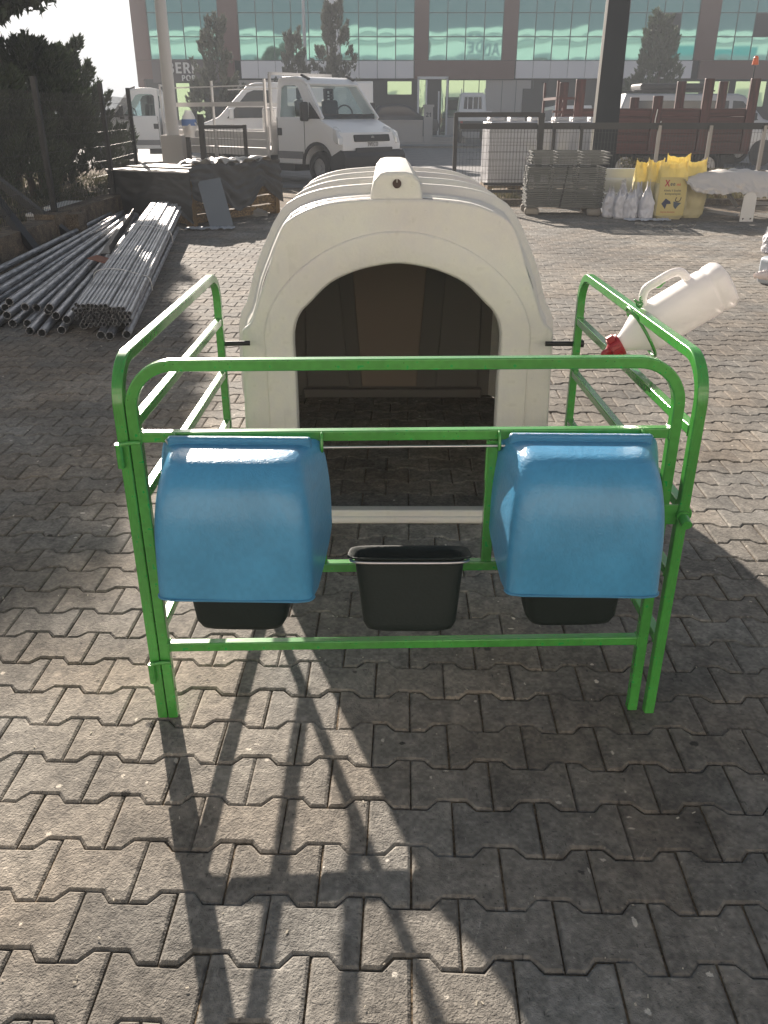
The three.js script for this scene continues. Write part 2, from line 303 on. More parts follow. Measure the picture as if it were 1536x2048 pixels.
  // ridge vent block
  const sec = (w0, w1, h0, h1) => { const r = 0.03; return [[w0, h0], [w0 * 0.93, h0 + (h1 - h0) * 0.35], [w1 + 0.012, h1 - r], [w1 - 0.01, h1 - 0.006], [w1 - 0.035, h1], [-(w1 - 0.035), h1], [-(w1 - 0.01), h1 - 0.006], [-w1 - 0.012, h1 - r], [-w0 * 0.93, h0 + (h1 - h0) * 0.35], [-w0, h0]]; };
  const blk = extrude(sec(0.098, 0.068, 1.215, 1.322), 1.12, 0.016, [], 4);
  part('ridge_block', toCreasedNormals(uvw(blk).translate(-0.006, 0, -1.235), 0.5), hutchMat, t);
  part('vent_cap', place(new THREE.CylinderGeometry(0.0155, 0.0155, 0.012, 20), -0.004, 1.283, -0.116, Math.PI / 2), M(0.07, 0.045, 0.04, 0.7), t);
  part('vent_slot', box(0.003, 0.012, 0.003, -0.004, 1.293, -0.109), M(0.55, 0.53, 0.5, 0.6), t);
}
// ---------------------------------------------------------------- green calf pen: gate and two side panels
const greenTex = texture(512, (u, v) => { const a = N1(u, v, 6), b = N2(u, v, 90), c = N3(u, v, 260); let g = 0.86 + 0.12 * (a - 0.5) + 0.08 * (b - 0.5); if (c > 0.97 && b > 0.6) g *= 0.4; g = clamp(g); return [g * (1 + 0.25 * (b > 0.93 ? 1 : 0)), g, g]; });
const greenMat = new THREE.MeshPhysicalMaterial({ map: greenTex, color: col(0.085, 0.42, 0.07), roughness: 0.27, clearcoat: 0.6, clearcoatRoughness: 0.1, bumpMap: texture(256, (u, v) => { const g = 0.7 * N1(u, v, 12) + 0.3 * N2(u, v, 60); return [g, g, g]; }, false), bumpScale: 0.0004 });
const zincMat = M(0.62, 0.62, 0.62, 0.3, 0.95);
const blackMat = M(0.012, 0.012, 0.012, 0.5);
const S = 0.027, GL = V(-0.583, 0, -1.84), GR = V(0.696, 0, -1.872), GD = GR.clone().sub(GL), GN = V(-GD.z, 0, GD.x).normalize().multiplyScalar(1), GW = GD.length();
const gz = (x) => -1.84 - 0.032 * (x + 0.583) / 1.279;
const gp = (x, y, d = 0) => V(x, y, gz(x) + d);
{
  const t = thing('green_gate', 'green painted steel gate with rounded top corners carrying the blue covers', 'gate');
  const n = V(0.025, 0, 1).normalize();
  part('frame', squareTube([gp(-0.583, 0.002), gp(-0.583, 0.994), gp(0.69, 0.994), gp(0.695, 0.002)], S, n, 0.105), greenMat, t);
  const rail = (name, x0, x1, y) => part(name, [squareTube([gp(x0, y), gp(x1, y)], S - 0.001, n), ...[x0, x1].map((x) => rbox(0.007, S + 0.003, S + 0.004, 0.003, x, y, gz(x)))], greenMat, t);
  rail('rail', -0.5695, 0.6775, 0.823); rail('rail', -0.5695, 0.6795, 0.232); rail('rail', -0.5695, 0.6785, 0.468);
  for (const x of [-0.157, 0.259]) part('upright', squareTube([gp(x, 0.4825), gp(x, 0.809)], S - 0.001, n), greenMat, t);
  // hanging rod, its loops and wing nuts
  part('hanging_rod', rod(gp(-0.505, 0.8, 0.024), gp(0.63, 0.8, 0.024), 0.0032, 8), zincMat, t);
  for (const x of [-0.487, -0.146, 0.272, 0.611]) part('loop', tube([gp(x, 0.832, 0.012), gp(x, 0.828, 0.022), gp(x, 0.812, 0.03), gp(x, 0.798, 0.031), gp(x, 0.79, 0.024), gp(x, 0.795, 0.016)], 0.0042, 24, 8), greenMat, t);
  for (const [x, s] of [[-0.497, -1], [0.622, 1]]) {
    const w = [place(new THREE.CylinderGeometry(0.006, 0.006, 0.008, 10), x, 0.8, gz(x) + 0.024, 0, 0, Math.PI / 2)];
    for (const a of [-1, 1]) w.push(rbox(0.005, 0.022, 0.011, 0.002, x + s * 0.006, 0.8 + a * 0.014, gz(x) + 0.024, 0, 0, -a * s * 0.5));
    part('wing_nut', w, zincMat, t);
  }
  for (const y of [0.812, 0.19]) part('hinge_hook', tube([gp(-0.57, y, 0.017), gp(-0.585, y + 0.002, 0.02), gp(-0.605, y, 0.022), gp(-0.617, y - 0.004, 0.022), gp(-0.62, y - 0.02, 0.022)], 0.0055, 24, 8), greenMat, t);
  // lock plate towards the right panel
  const plate = []; for (let i = 0; i <= 16; i++) { const a = -Math.PI / 2 + Math.PI * i / 16; plate.push([0.052 + 0.027 * Math.cos(a), 0.027 * Math.sin(a)]); }
  plate.push([0, 0.027], [0, -0.027]);
  part('lock_plate', extrude(plate, 0.005, 0.001).translate(0.683, 0.612, gz(0.7) + 0.0145), greenMat, t);
}
function sidePanel(label, xf, xr, zf, zr, s) {
  const t = thing('green_side_panel', label, 'fence panel', [0, 0, 0], 0, 'green side panels of the calf pen');
  const at = (f, y) => V(xf + (xr - xf) * f, y, zf + (zr - zf) * f), n = V(zf - zr, 0, xr - xf).normalize(), L = Math.abs(zr - zf), e = 0.0135 / L;
  part('frame', squareTube([at(0, 0.002), at(0, 0.993), at(1, 0.993), at(1, 0.002)], S, n, 0.1), greenMat, t);
  for (const y of [0.826, 0.632, 0.44, 0.236]) part('rail', [squareTube([at(e, y), at(1 - e, y)], S - 0.001, n), ...[e, 1 - e].map((f) => { const q = at(f, y); return rbox(S + 0.004, S + 0.003, 0.007, 0.003, q.x, q.y, q.z); })], greenMat, t);
  return [t, at];
}
{
  const [tl, al] = sidePanel('left green steel side panel of the calf pen', -0.6115, -0.6, -1.84, -3.03, 1);
  for (const y of [0.782, 0.158]) part('hinge_sleeve', [rod(V(-0.62, y - 0.03, -1.818), V(-0.62, y + 0.03, -1.818), 0.0085, 12)], greenMat, tl);
  part('fixing_rod', rod(V(-0.59, 0.735, -3.06), V(-0.5, 0.735, -3.07), 0.009, 10), blackMat, tl);
  const [tr, ar] = sidePanel('right green steel side panel of the calf pen with milk bottle', 0.738, 0.712, -1.858, -3.04, -1);
  part('lock_pin', [rod(V(0.737, 0.612, -1.85), V(0.738, 0.602, -1.812), 0.013, 16), rod(V(0.737, 0.6125, -1.85), V(0.737, 0.611, -1.84), 0.0165, 16)], greenMat, tr);
  part('fixing_rod', [rod(V(0.6, 0.735, -3.06), V(0.73, 0.735, -3.06), 0.009, 10), rod(V(0.728, 0.735, -3.06), V(0.742, 0.735, -3.06), 0.014, 6)], blackMat, tr);
  // bottle ring of round bar welded under the top rail
  const ringPts = []; for (let i = 0; i <= 24; i++) { const a = i / 24 * Math.PI * 2; const c = V(0.745, 0.937, -2.4), e1 = V(-0.54, 0.84, 0); ringPts.push(c.clone().addScaledVector(e1, 0.082 * Math.cos(a)).addScaledVector(V(0, 0, 1), 0.082 * Math.sin(a))); }
  part('bottle_ring', tube(ringPts, 0.0045, 60, 8), greenMat, tr);
}
// ---------------------------------------------------------------- blue covers and black buckets
const blueTex = texture(512, (u, v) => { const a = N1(u, v, 8), b = N2(u, v, 60); let g = 0.93 + 0.07 * (a - 0.5) + 0.04 * (b - 0.5); g = clamp(g); return [g, g, g]; });
const blueMat = new THREE.MeshPhysicalMaterial({ map: blueTex, color: col(0.075, 0.33, 0.58), roughness: 0.34, clearcoat: 0.2, clearcoatRoughness: 0.2, side: THREE.DoubleSide, bumpMap: hutchBump, bumpScale: 0.0012 });
function cover(cx, label, skew) {
  const t = thing('blue_cover', label, 'bucket cover', [cx, 0, gz(cx) + 0.013], -0.025, 'blue plastic covers hanging on the gate');
  const prof = new THREE.CatmullRomCurve3([V(0.012, 0.812, 0), V(0.028, 0.8175, 0), V(0.05, 0.8195, 0), V(0.1, 0.8195, 0), V(0.128, 0.817, 0), V(0.15, 0.807, 0), V(0.182, 0.77, 0), V(0.202, 0.71, 0), V(0.211, 0.64, 0), V(0.214, 0.574, 0), V(0.213, 0.508, 0)], false, 'centripetal');
  const NX = 44, NV = 48;
  const sq = skew > 0 ? 1 : 0.975, shell = gridGeo((u, v) => {
    const p = prof.getPoint(v), d = p.x, h = p.y;
    const sst = (x) => { const q = clamp(x); return q * q * (3 - 2 * q); }, wf = 0.128 + 0.051 * sst((v - 0.2) / 0.62), wr = 0.15 + 0.056 * sst((v - 0.05) / 0.75), cut = v > 0.86 ? (v - 0.86) / 0.14 : 0, dr = -0.004 + (d - 0.03) * Math.pow(cut, 1.6) * 0.85;
    // across: rear left, side, rounded corner, front, corner, side, rear right
    const r = Math.min(0.062, d * 0.55) * (1 - 0.62 * v * v * v), s = u * 2 - 1, a = Math.abs(s), sg = Math.sign(s) || 1;
    let x, y;
    if (a < 0.55) { x = (wf - r) * a / 0.55; y = d + 0.004 * (1 - (a / 0.55) ** 2) * v; }
    else if (a < 0.75) { const q = (a - 0.55) / 0.2 * Math.PI / 2; x = wf - r + r * Math.sin(q); y = d - r + r * Math.cos(q); }
    else { const q = (a - 0.75) / 0.25, we = wf + (wr - wf) * (1 - 0.8 * Math.pow(cut, 1.6)); x = wf + (we - wf) * q * (0.75 + 0.25 * q); y = (d - r) + (dr - (d - r)) * q; }
    const drop = a > 0.75 ? (a - 0.75) / 0.25 : 0;
    return V(sg * x * (sg < 0 ? sq : 1), h, y);
  }, NX, NV);
  part('hood', shell, blueMat, t);
  // lip along lower front edge and sides
  const lip = []; for (let i = 0; i <= 40; i++) { const s = i / 40 * 2 - 1, a = Math.abs(s), w = 0.179, d = 0.214, r = 0.023; let x, y; if (a < 0.6) { x = (w - r) * a / 0.6; y = d + 0.003; } else { const q = (a - 0.6) / 0.4 * Math.PI / 2; x = w - r + r * Math.sin(q); y = d - r + r * Math.cos(q); } lip.push(V(Math.sign(s || 1) * x * (s < 0 ? sq : 1), 0.508, y)); }
  part('lip', tube(lip, 0.003, 80, 6), blueMat, t);
  part('hanging_flange', [rbox(0.334, 0.034, 0.02, 0.009, 0, 0.8185, 0.028, 0.1, 0, 0, 3)], blueMat, t);
  part('mould_mark', (() => { const g = place(new THREE.TorusGeometry(0.0035, 0.0008, 6, 16), 0.0, 0.668, 0.2085, -0.13); return g; })(), M(0.03, 0.13, 0.26, 0.5), t);
  part('mould_line', tube([V(-0.075, 0.781, 0.1735), V(-0.07, 0.786, 0.1695), V(0, 0.786, 0.1705), V(0.07, 0.786, 0.1695), V(0.075, 0.781, 0.1735)], 0.0009, 40, 5), blueMat, t);
  return t;
}
cover(-0.334, 'left blue plastic hood hanging on the gate next to the hinges', 1);
cover(0.46, 'right blue plastic hood hanging on the gate next to the lock plate', -1);
const bucketMat = new THREE.MeshPhysicalMaterial({ color: col(0.009, 0.016, 0.014), roughness: 0.6, specularIntensity: 0.5, side: THREE.DoubleSide, bumpMap: hutchBump, bumpScale: 0.001 });
function bucketShape() {
  const rr = (w, d, r, a) => { const c = Math.cos(a), s = Math.sin(a), n = 5; const k = Math.pow(Math.pow(Math.abs(c), n) + Math.pow(Math.abs(s), n), -1 / n); return [w * c * k, d * s * k]; };
  const lv = [[0.132, 0.1, 0.004], [0.131, 0.099, 0.008], [0.126, 0.094, 0.006], [0.118, 0.088, 0], [0.116, 0.086, -0.008], [0.108, 0.08, -0.075], [0.1, 0.074, -0.15], [0.092, 0.068, -0.166], [0.075, 0.055, -0.172], [0.0, 0.0, -0.172]];
  return gridGeo((u, v) => { const k = v * (lv.length - 1), i = Math.min(lv.length - 2, Math.floor(k)), f = k - i, w = lv[i][0] + (lv[i + 1][0] - lv[i][0]) * f, d = lv[i][1] + (lv[i + 1][1] - lv[i][1]) * f, y = lv[i][2] + (lv[i + 1][2] - lv[i][2]) * f; const p = rr(w, d, 0.02, u * Math.PI * 2); return V(p[0], y, p[1]); }, 72, (lv.length - 1) * 2);
}
const bucketGeo = bucketShape();
function bucket(cx, label, roll = 0, low = 0) {
  const t = thing('black_bucket', label, 'bucket', [cx, low ? 0.548 : 0.56, gz(cx) + (low ? 0.084 : 0.115)], -0.025, 'black feed buckets hung on the gate rail');
  t.rotation.x = low ? -0.04 : -0.34; t.scale.set(1.1, 1, low ? 1.02 : 1); t.rotation.z = roll;
  t.rotation.order = 'YXZ';
  part('tub', bucketGeo, bucketMat, t);
  const ringP = []; for (let i = 0; i <= 60; i++) { const a = i / 60 * Math.PI * 2, c = Math.cos(a), s = Math.sin(a), k = Math.pow(Math.pow(Math.abs(c), 5) + Math.pow(Math.abs(s), 5), -0.2); ringP.push(V(0.125 * c * k, -0.004, 0.0945 * s * k)); }
  part('wire_holder', tube(ringP, 0.0036, 120, 8), zincMat, t);
}
bucket(0.06, 'middle black bucket hung between the two blue hoods', 0.012);
bucket(-0.345, 'left black bucket mostly hidden under the left blue hood', 0, 1);
bucket(0.452, 'right black bucket mostly hidden under the right blue hood', 0.04, 1);
// ---------------------------------------------------------------- milk bottle and chain
{
  const t = thing('milk_bottle', 'white plastic calf milk bottle with red cap tilted through the green ring', 'bottle', [0.752, 0.94, -2.4]);
  t.rotation.z = -1.0; t.scale.set(1.0, 0.93, 1.0);                                      // local y points up and out along the bottle axis
  const milk = M(0.93, 0.9, 0.89, 0.36, 0, { transmission: 0.26, thickness: 0, side: THREE.DoubleSide });
  const redM = M(0.36, 0.02, 0.03, 0.4);
  const prof = [[0.024, -0.085], [0.027, -0.07], [0.04, -0.045], [0.056, -0.018], [0.0665, 0.004], [0.0695, 0.02], [0.0695, 0.215], [0.068, 0.222], [0.0665, 0.226], [0.068, 0.232], [0.0705, 0.24], [0.0705, 0.262], [0.064, 0.274], [0.05, 0.279], [0, 0.276]];
  const bodyG = new THREE.LatheGeometry(prof.map((p) => new THREE.Vector2(p[0], p[1])), 48);
  { const p = bodyG.attributes.position; for (let i = 0; i < p.count; i++) { const x = p.getX(i), z = p.getZ(i), y = p.getY(i), k = clamp((y + 0.04) / 0.06), r = Math.hypot(x, z), a = Math.atan2(z, x), q = 1 + k * 0.07 * Math.cos(4 * a) * -1 * 0.6; p.setX(i, x * q); p.setZ(i, z * q); } bodyG.computeVertexNormals(); }
  part('body', bodyG, milk, t);
  const hn = (x, y) => V(x, y, 0);
  part('handle', place(new THREE.TubeGeometry(new THREE.CatmullRomCurve3([hn(-0.06, 0.035), hn(-0.085, 0.04), hn(-0.104, 0.06), hn(-0.106, 0.1), hn(-0.104, 0.15), hn(-0.092, 0.172), hn(-0.06, 0.18)], false, 'centripetal'), 48, 0.0125, 12), 0, 0, 0), milk, t);
  part('cap', [new THREE.CylinderGeometry(0.031, 0.031, 0.034, 24).translate(0, -0.096, 0), new THREE.CylinderGeometry(0.034, 0.034, 0.008, 24).translate(0, -0.082, 0), ...Array.from({ length: 12 }, (_, i) => box(0.006, 0.026, 0.006, 0.031 * Math.cos(i * Math.PI / 6), -0.097, 0.031 * Math.sin(i * Math.PI / 6), 0, -i * Math.PI / 6, 0))], redM, t);
  part('teat', new THREE.LatheGeometry([[0.02, -0.112], [0.015, -0.118], [0.011, -0.125], [0.01, -0.138], [0.005, -0.145], [0, -0.146]].map((p) => new THREE.Vector2(...p)), 20), redM, t);
  part('valve', rbox(0.02, 0.024, 0.02, 0.004, -0.033, -0.1, 0.012), redM, t);
  const c = thing('green_chain', 'short green chain looped round the bottle handle', 'chain', [0, 0, 0]);
  const path = new THREE.CatmullRomCurve3([V(0.705, 1.035, -2.36), V(0.715, 1.022, -2.345), V(0.724, 1.02, -2.37), V(0.735, 1.045, -2.4), V(0.75, 1.06, -2.41), V(0.775, 1.066, -2.405), V(0.79, 1.075, -2.4)], false, 'centripetal');
  const lk = new THREE.TorusGeometry(0.0062, 0.0022, 6, 14).scale(1.35, 1, 1);
  for (let i = 0; i < 13; i++) { const f = (i + 0.5) / 13, p = path.getPoint(f), d = path.getTangent(f); const m = part('link', lk, greenMat, c); m.position.copy(p); m.quaternion.setFromUnitVectors(V(1, 0, 0), d); m.rotateX(i % 2 ? 0 : Math.PI / 2); }
}
// ---------------------------------------------------------------- building across the road
const brownMat = M(0.15, 0.072, 0.058, 0.5), whiteClad = M(0.87, 0.87, 0.9, 0.4), frameMat = M(0.1, 0.13, 0.13, 0.4, 0.3), darkIn = M(0.03, 0.03, 0.032, 0.5), plasterMat = M(0.5, 0.48, 0.46, 0.85);
const waveBump = texture(512, (u, v) => { const g = 0.6 * N1(u, v, 3) + 0.4 * N2(u, v, 5); return [g, g, g]; }, false);
const glassMat = new THREE.MeshPhysicalMaterial({ color: col(0.17, 0.35, 0.33), metalness: 1, roughness: 0.03, bumpMap: waveBump, bumpScale: 0.005 });
const glassLow = new THREE.MeshPhysicalMaterial({ color: col(0.3, 0.42, 0.29), metalness: 1, roughness: 0.03, bumpMap: waveBump, bumpScale: 0.005 });
{
  const t = thing('office_building', 'glass fronted office building with brown columns across the road', 'building', [0, 0, -60]);
  const r = rng(5);
  part('wall', [box(53.6, 12.2, 0.6, 11.1, 6.1, -9), box(53.6, 0.3, 9, 11.1, 12.2, -4.6), box(0.4, 12.2, 9, -15.6, 6.1, -4.6), box(0.4, 12.2, 9, 37.9, 6.1, -4.6)], brownMat, t);
  part('backing', box(53, 12, 0.3, 11.1, 6, -0.75), darkIn, t);
  // bays: [x0, x1, strip kind below the glass]
  const bays = [[-14.75, -10.35, 'b'], [-9.1, -3.62, 'w'], [-2.76, 1.9, 'w'], [2.8, 7.45, 'b'], [8.38, 15.0, 'w'], [15.25, 19.6, 'w'], [20.9, 25.4, 'b'], [26.2, 32, 'w']];
  const paneGeo = new Map();
  const pane = (w, h) => { const k = w.toFixed(2) + h.toFixed(2); if (!paneGeo.has(k)) paneGeo.set(k, [0, 1, 2, 3, 4, 5, 6, 7, 8, 9].map((s) => { const g = new THREE.PlaneGeometry(w - 0.05, h - 0.05, 6, 6), p = g.attributes.position, uv = g.attributes.uv; for (let i = 0; i < p.count; i++) { const bx = p.getX(i) / w, by = p.getY(i) / h; p.setZ(i, 0.0012 * (1 - 4 * bx * bx) * (1 - 4 * by * by) * [1, -0.8, 0.5, -0.4][s % 4]); uv.setXY(i, (p.getX(i) + s * 2.71) / 7, (p.getY(i) + s * 1.93) / 5); } g.computeVertexNormals(); return g; })); return paneGeo.get(k)[Math.floor(r() * 10)]; };
  const ys = [4.55, 5.86, 7.16, 8.5, 9.9, 11.3];
  for (const [x0, x1, kind] of bays) {
    const n = Math.round((x1 - x0) / 1.15), w = (x1 - x0) / n;
    for (let i = 0; i < n; i++) for (let j = 0; j < ys.length - 1; j++) {
      if (j > 2 && (x0 < -12 || x1 > 24)) continue;
      const m = part('pane', pane(w, ys[j + 1] - ys[j]), glassMat, t); m.position.set(x0 + (i + 0.5) * w, (ys[j] + ys[j + 1]) / 2, 0.02);
      m.rotation.set(R(-0.0022, 0.0022, r), R(-0.003, 0.003, r), 0);
      if ((x0 > 15 && x0 < 16 && i === 2 && j === 1) || (x0 > 20 && x0 < 21 && i === 2 && j === 1)) { m.material = darkIn; m.rotation.x = -0.14; m.position.z = 0.12; }
    }
    const f = [];
    for (let i = 0; i <= n; i++) f.push(box(0.06, ys[5] - ys[0], 0.07, x0 + i * w, (ys[0] + ys[5]) / 2, 0.0));
    for (const y of ys) f.push(box(x1 - x0, 0.055, 0.066, (x0 + x1) / 2, y, 0.0));
    part('mullions', f, frameMat, t);
    if (kind === 'w') for (let i = 0; i < n; i++) part('cladding_panel', box(w - 0.03, 0.98, 0.1, x0 + (i + 0.5) * w, 4.03, 0.06), whiteClad, t);
    else part('brown_panel', box(x1 - x0 + 1.7, 1.03, 0.3, (x0 + x1) / 2, 4.015, 0.05), brownMat, t);
  }
  for (const [a, b] of [[-15.68, -14.77], [-10.33, -9.12], [1.92, 2.78], [7.47, 8.36], [19.62, 20.88], [25.42, 26.18]]) part('column', box(b - a, 7.8, 0.5, (a + b) / 2, 8.45, -0.1), brownMat, t);
  part('white_column', box(0.82, 8.6, 0.4, -3.19, 8.2, 0.0), whiteClad, t);
  part('white_column', box(0.2, 8.6, 0.3, 15.12, 8.2, 0.0), whiteClad, t);
  // ground floor
  const low = (x0, x1, y0, y1, n) => { const w = (x1 - x0) / n; for (let i = 0; i < n; i++) { const m = part('shop_window', pane(w, y1 - y0), glassLow, t); m.position.set(x0 + (i + 0.5) * w, (y0 + y1) / 2, -0.1); m.rotation.set(R(-0.003, 0.003, r), R(-0.005, 0.005, r), 0); } };
  low(4.15, 7.1, 1.3, 3.46, 3); low(0.2, 1.8, 2.6, 3.4, 1); low(18.9, 20.3, 2.2, 3.4, 1); low(21.2, 22.2, 2.2, 3.4, 1); low(22.6, 24.6, 1.9, 3.4, 2); low(-13.4, -12.5, 0.6, 3.3, 1); low(-12.2, -11.6, 0.6, 3.3, 1); 
  for (const q of [[3.1, 1.25, 0.35, 5.65, 0.65, -0.2], [2.9, 3.45, 0.35, 8.0, 1.72, -0.25], [6, 3.45, 0.3, -6.5, 1.72, -0.3]]) part('plinth', box(...q), plasterMat, t);
  for (const x of [7.6, 8.5, 9.6]) part('seam', box(0.03, 3.4, 0.02, x, 1.72, -0.06), frameMat, t);
  part('garage_opening', box(1.35, 2.95, 0.06, 9.62, 1.48, -0.04), darkIn, t);
  for (const q of [[4.6, 3.4, 0.06, 12.9, 1.7, -0.3], [5, 2.4, 0.06, 17.9, 1.3, -0.3], [2.2, 3.3, 0.05, -1.2, 1.7, -0.3]]) part('dark_opening', box(...q), darkIn, t);
  const d = part('door_frame', [box(0.12, 3.55, 0.12, 2.2, 1.8, 0.25), box(0.12, 3.55, 0.12, 4.05, 1.8, 0.25), box(0.1, 3.4, 0.1, 2.72, 1.75, 0.25), box(1.97, 0.14, 0.12, 3.12, 3.57, 0.25)], M(0.75, 0.76, 0.78, 0.4), t);
  for (const [x, w] of [[2.46, 0.4], [3.85, 0.34]]) { const m = part('door_glass', new THREE.PlaneGeometry(w, 3.3), glassLow, d); m.position.set(x, 1.8, 0.22); }
  part('open_door', [box(0.08, 2.6, 0.5, 3.5, 1.5, 0.5)], M(0.75, 0.76, 0.78, 0.4), d);
  const sign = part('shop_sign', [box(4.2, 1.3, 0.12, -12.6, 3.95, 0.3)], M(0.12, 0.1, 0.1, 0.5), t);
  part('sign_letters', [text('BERP', 0.62, 0.06).translate(-12.75, 4.12, 0.37), text('POR', 0.34, 0.06).translate(-12.4, 3.55, 0.37)], M(0.85, 0.85, 0.83, 0.5), sign);
}
// sunlit workshop behind the photographer, seen only as a reflection in the glass
{
  const t = thing('workshop_building', 'pale sunlit workshop mirrored in the glass facade', 'building', [0, 0, 17]);
  const cream = M(0.64, 0.61, 0.55, 0.85);
  part('wall', [box(120, 10.6, 0.5, 10, 5.3, 0.3)], cream, t);
  part('parapet', box(120, 0.9, 0.6, 10, 11.8, 0.25), cream, t);
  part('gutter', box(120, 0.5, 0.3, 10, 10.95, 0.2), M(0.3, 0.32, 0.3, 0.6), t);
  part('canopy', box(120, 0.8, 1.4, 10, 8.4, -0.7), M(0.18, 0.2, 0.22, 0.6), t);
  part('roof', box(120, 0.3, 14, 10, 10.75, 7.6), M(0.4, 0.4, 0.4, 0.8), t);
  part('sign_letters', text('ADE', 1.9, 0.1).rotateY(Math.PI).translate(14.2, 10.0, -0.02), M(0.07, 0.1, 0.14, 0.5), t);
  part('teal_sign', box(13, 1.6, 0.12, 47, 9.3, 0), M(0.02, 0.25, 0.27, 0.5), t);
  const doors = []; for (let x = -45; x < 65; x += 11) doors.push(box(5, 4.4, 0.1, x, 2.2, 0.02));
  part('roller_door', doors, M(0.2, 0.22, 0.25, 0.6), t);
}
// ---------------------------------------------------------------- low wall, street pieces
{
  const t = thing('boundary_wall', 'low rendered boundary wall with gate post numbered 21', 'wall', [0, 0, -52]);
  part('wall', [box(22, 1.12, 0.22, -8.8, 0.56, 0)], M(0.5, 0.46, 0.42, 0.9), t);
  part('coping', box(22, 0.06, 0.3, -8.8, 1.15, 0), M(0.55, 0.5, 0.47, 0.9), t);
  const p = part('gate_post', [box(0.5, 1.85, 0.4, 2.5, 0.92, 0), box(0.62, 0.12, 0.5, 2.5, 1.9, 0)], M(0.45, 0.43, 0.41, 0.9), t);
  part('house_number', text('21', 0.22, 0.01).translate(2.5, 1.45, 0.202), darkIn, p);
  struct('kerb', box(24, 0.14, 0.5, -8, 0.02, -50.6), M(0.4, 0.37, 0.34, 0.95));
}
// ---------------------------------------------------------------- foliage
const leafA = M(0.055, 0.075, 0.042, 0.8, 0, { transmission: 0.25, thickness: 0, side: THREE.DoubleSide, vertexColors: true });
const leafB = M(0.12, 0.125, 0.11, 0.85, 0, { transmission: 0.2, thickness: 0, side: THREE.DoubleSide, vertexColors: true });
const barkMat = M(0.09, 0.07, 0.055, 0.95);
function leaves(n, shape, size, seed, tones) {               // quads spread through clumps; shape(r) -> [x,y,z]
  const r = rng(seed), pos = [], co = [], nor = [];
  const q = new THREE.Quaternion(), e = new THREE.Euler();
  for (let i = 0; i < n; i++) {
    const [p, dir, tone] = shape(r), s = size * R(0.6, 1.4, r), t = tones[0] + (tones[1] - tones[0]) * clamp(tone + R(-0.25, 0.25, r));
    e.set(R(0, 6.28, r), R(0, 6.28, r), R(0, 6.28, r)); q.setFromEuler(e);
    const a = V(s * 0.32, 0, 0).applyQuaternion(q), b = (dir ? dir.clone().multiplyScalar(s) : V(0, s, 0).applyQuaternion(q)), c = [V(...p).sub(a), V(...p).add(a), V(...p).add(b).addScaledVector(a, 0.25)];
    const nn = new THREE.Vector3().crossVectors(c[1].clone().sub(c[0]), c[2].clone().sub(c[0])).normalize();
    for (const v of c) { pos.push(v.x, v.y, v.z); co.push(t, t * R(0.95, 1.08, r), t * R(0.85, 1.0, r)); nor.push(nn.x, nn.y, nn.z); }
  }
  const g = new THREE.BufferGeometry();
  g.setAttribute('position', new THREE.Float32BufferAttribute(pos, 3)); g.setAttribute('normal', new THREE.Float32BufferAttribute(nor, 3)); g.setAttribute('color', new THREE.Float32BufferAttribute(co, 3)); g.setAttribute('uv', new THREE.BufferAttribute(new Float32Array(pos.length / 3 * 2), 2));
  return g;
}
// conifer: upright sprays set round the stem, denser low down
function conifer(name, label, category, [x, z], h, w, seed, { base = 0.1, leaf = 0.16, n = 9000, sprays = 90, tones = [0.5, 1.5], lift = 0.9, group, stems = 1, mat = leafA, top = 0.12 } = {}) {
  const r = rng(seed), t = thing(name, label, category, [x, 0, z], 0, group), S = [];
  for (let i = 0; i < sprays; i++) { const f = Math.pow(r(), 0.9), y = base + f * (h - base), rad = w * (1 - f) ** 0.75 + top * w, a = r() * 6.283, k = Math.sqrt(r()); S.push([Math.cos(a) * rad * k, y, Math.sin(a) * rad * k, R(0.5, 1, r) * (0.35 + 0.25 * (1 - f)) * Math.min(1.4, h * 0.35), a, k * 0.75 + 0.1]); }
  const g = leaves(n, (q) => {
    const s = S[Math.floor(q() * S.length)], f = q(), rr = (0.1 + 0.06 * w) * (1 - f * 0.85), a = q() * 6.283, d = V(Math.cos(s[4]) * 0.55, lift, Math.sin(s[4]) * 0.55).normalize();
    const kk = Math.sqrt(q()), p = [s[0] + d.x * f * s[3] + Math.cos(a) * rr * kk, s[1] + d.y * f * s[3] + (q() - 0.5) * 0.1, s[2] + d.z * f * s[3] + Math.sin(a) * rr * kk];
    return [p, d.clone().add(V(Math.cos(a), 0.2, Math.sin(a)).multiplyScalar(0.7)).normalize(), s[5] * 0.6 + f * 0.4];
  }, leaf, seed + 1, tones);
  part('crown', g, mat, t);
  const tr = []; for (let k = 0; k < stems; k++) { const dx = stems > 1 ? R(-0.5, 0.5, r) * w : 0; tr.push(rod(V(dx * 0.4, -0.05, 0), V(dx, h * 0.75, 0), 0.05 + h * 0.012, 8, 0.02)); for (let i = 0; i < 9; i++) { const y = h * (0.15 + 0.06 * i), a = r() * 6.28; tr.push(rod(V(dx * 0.5, y, 0), V(dx * 0.5 + Math.cos(a) * w * 0.6 * (1 - y / h), y + 0.3, Math.sin(a) * w * 0.6 * (1 - y / h)), 0.018, 5, 0.006)); } }
  part('trunk', tr, barkMat, t); return t;
}
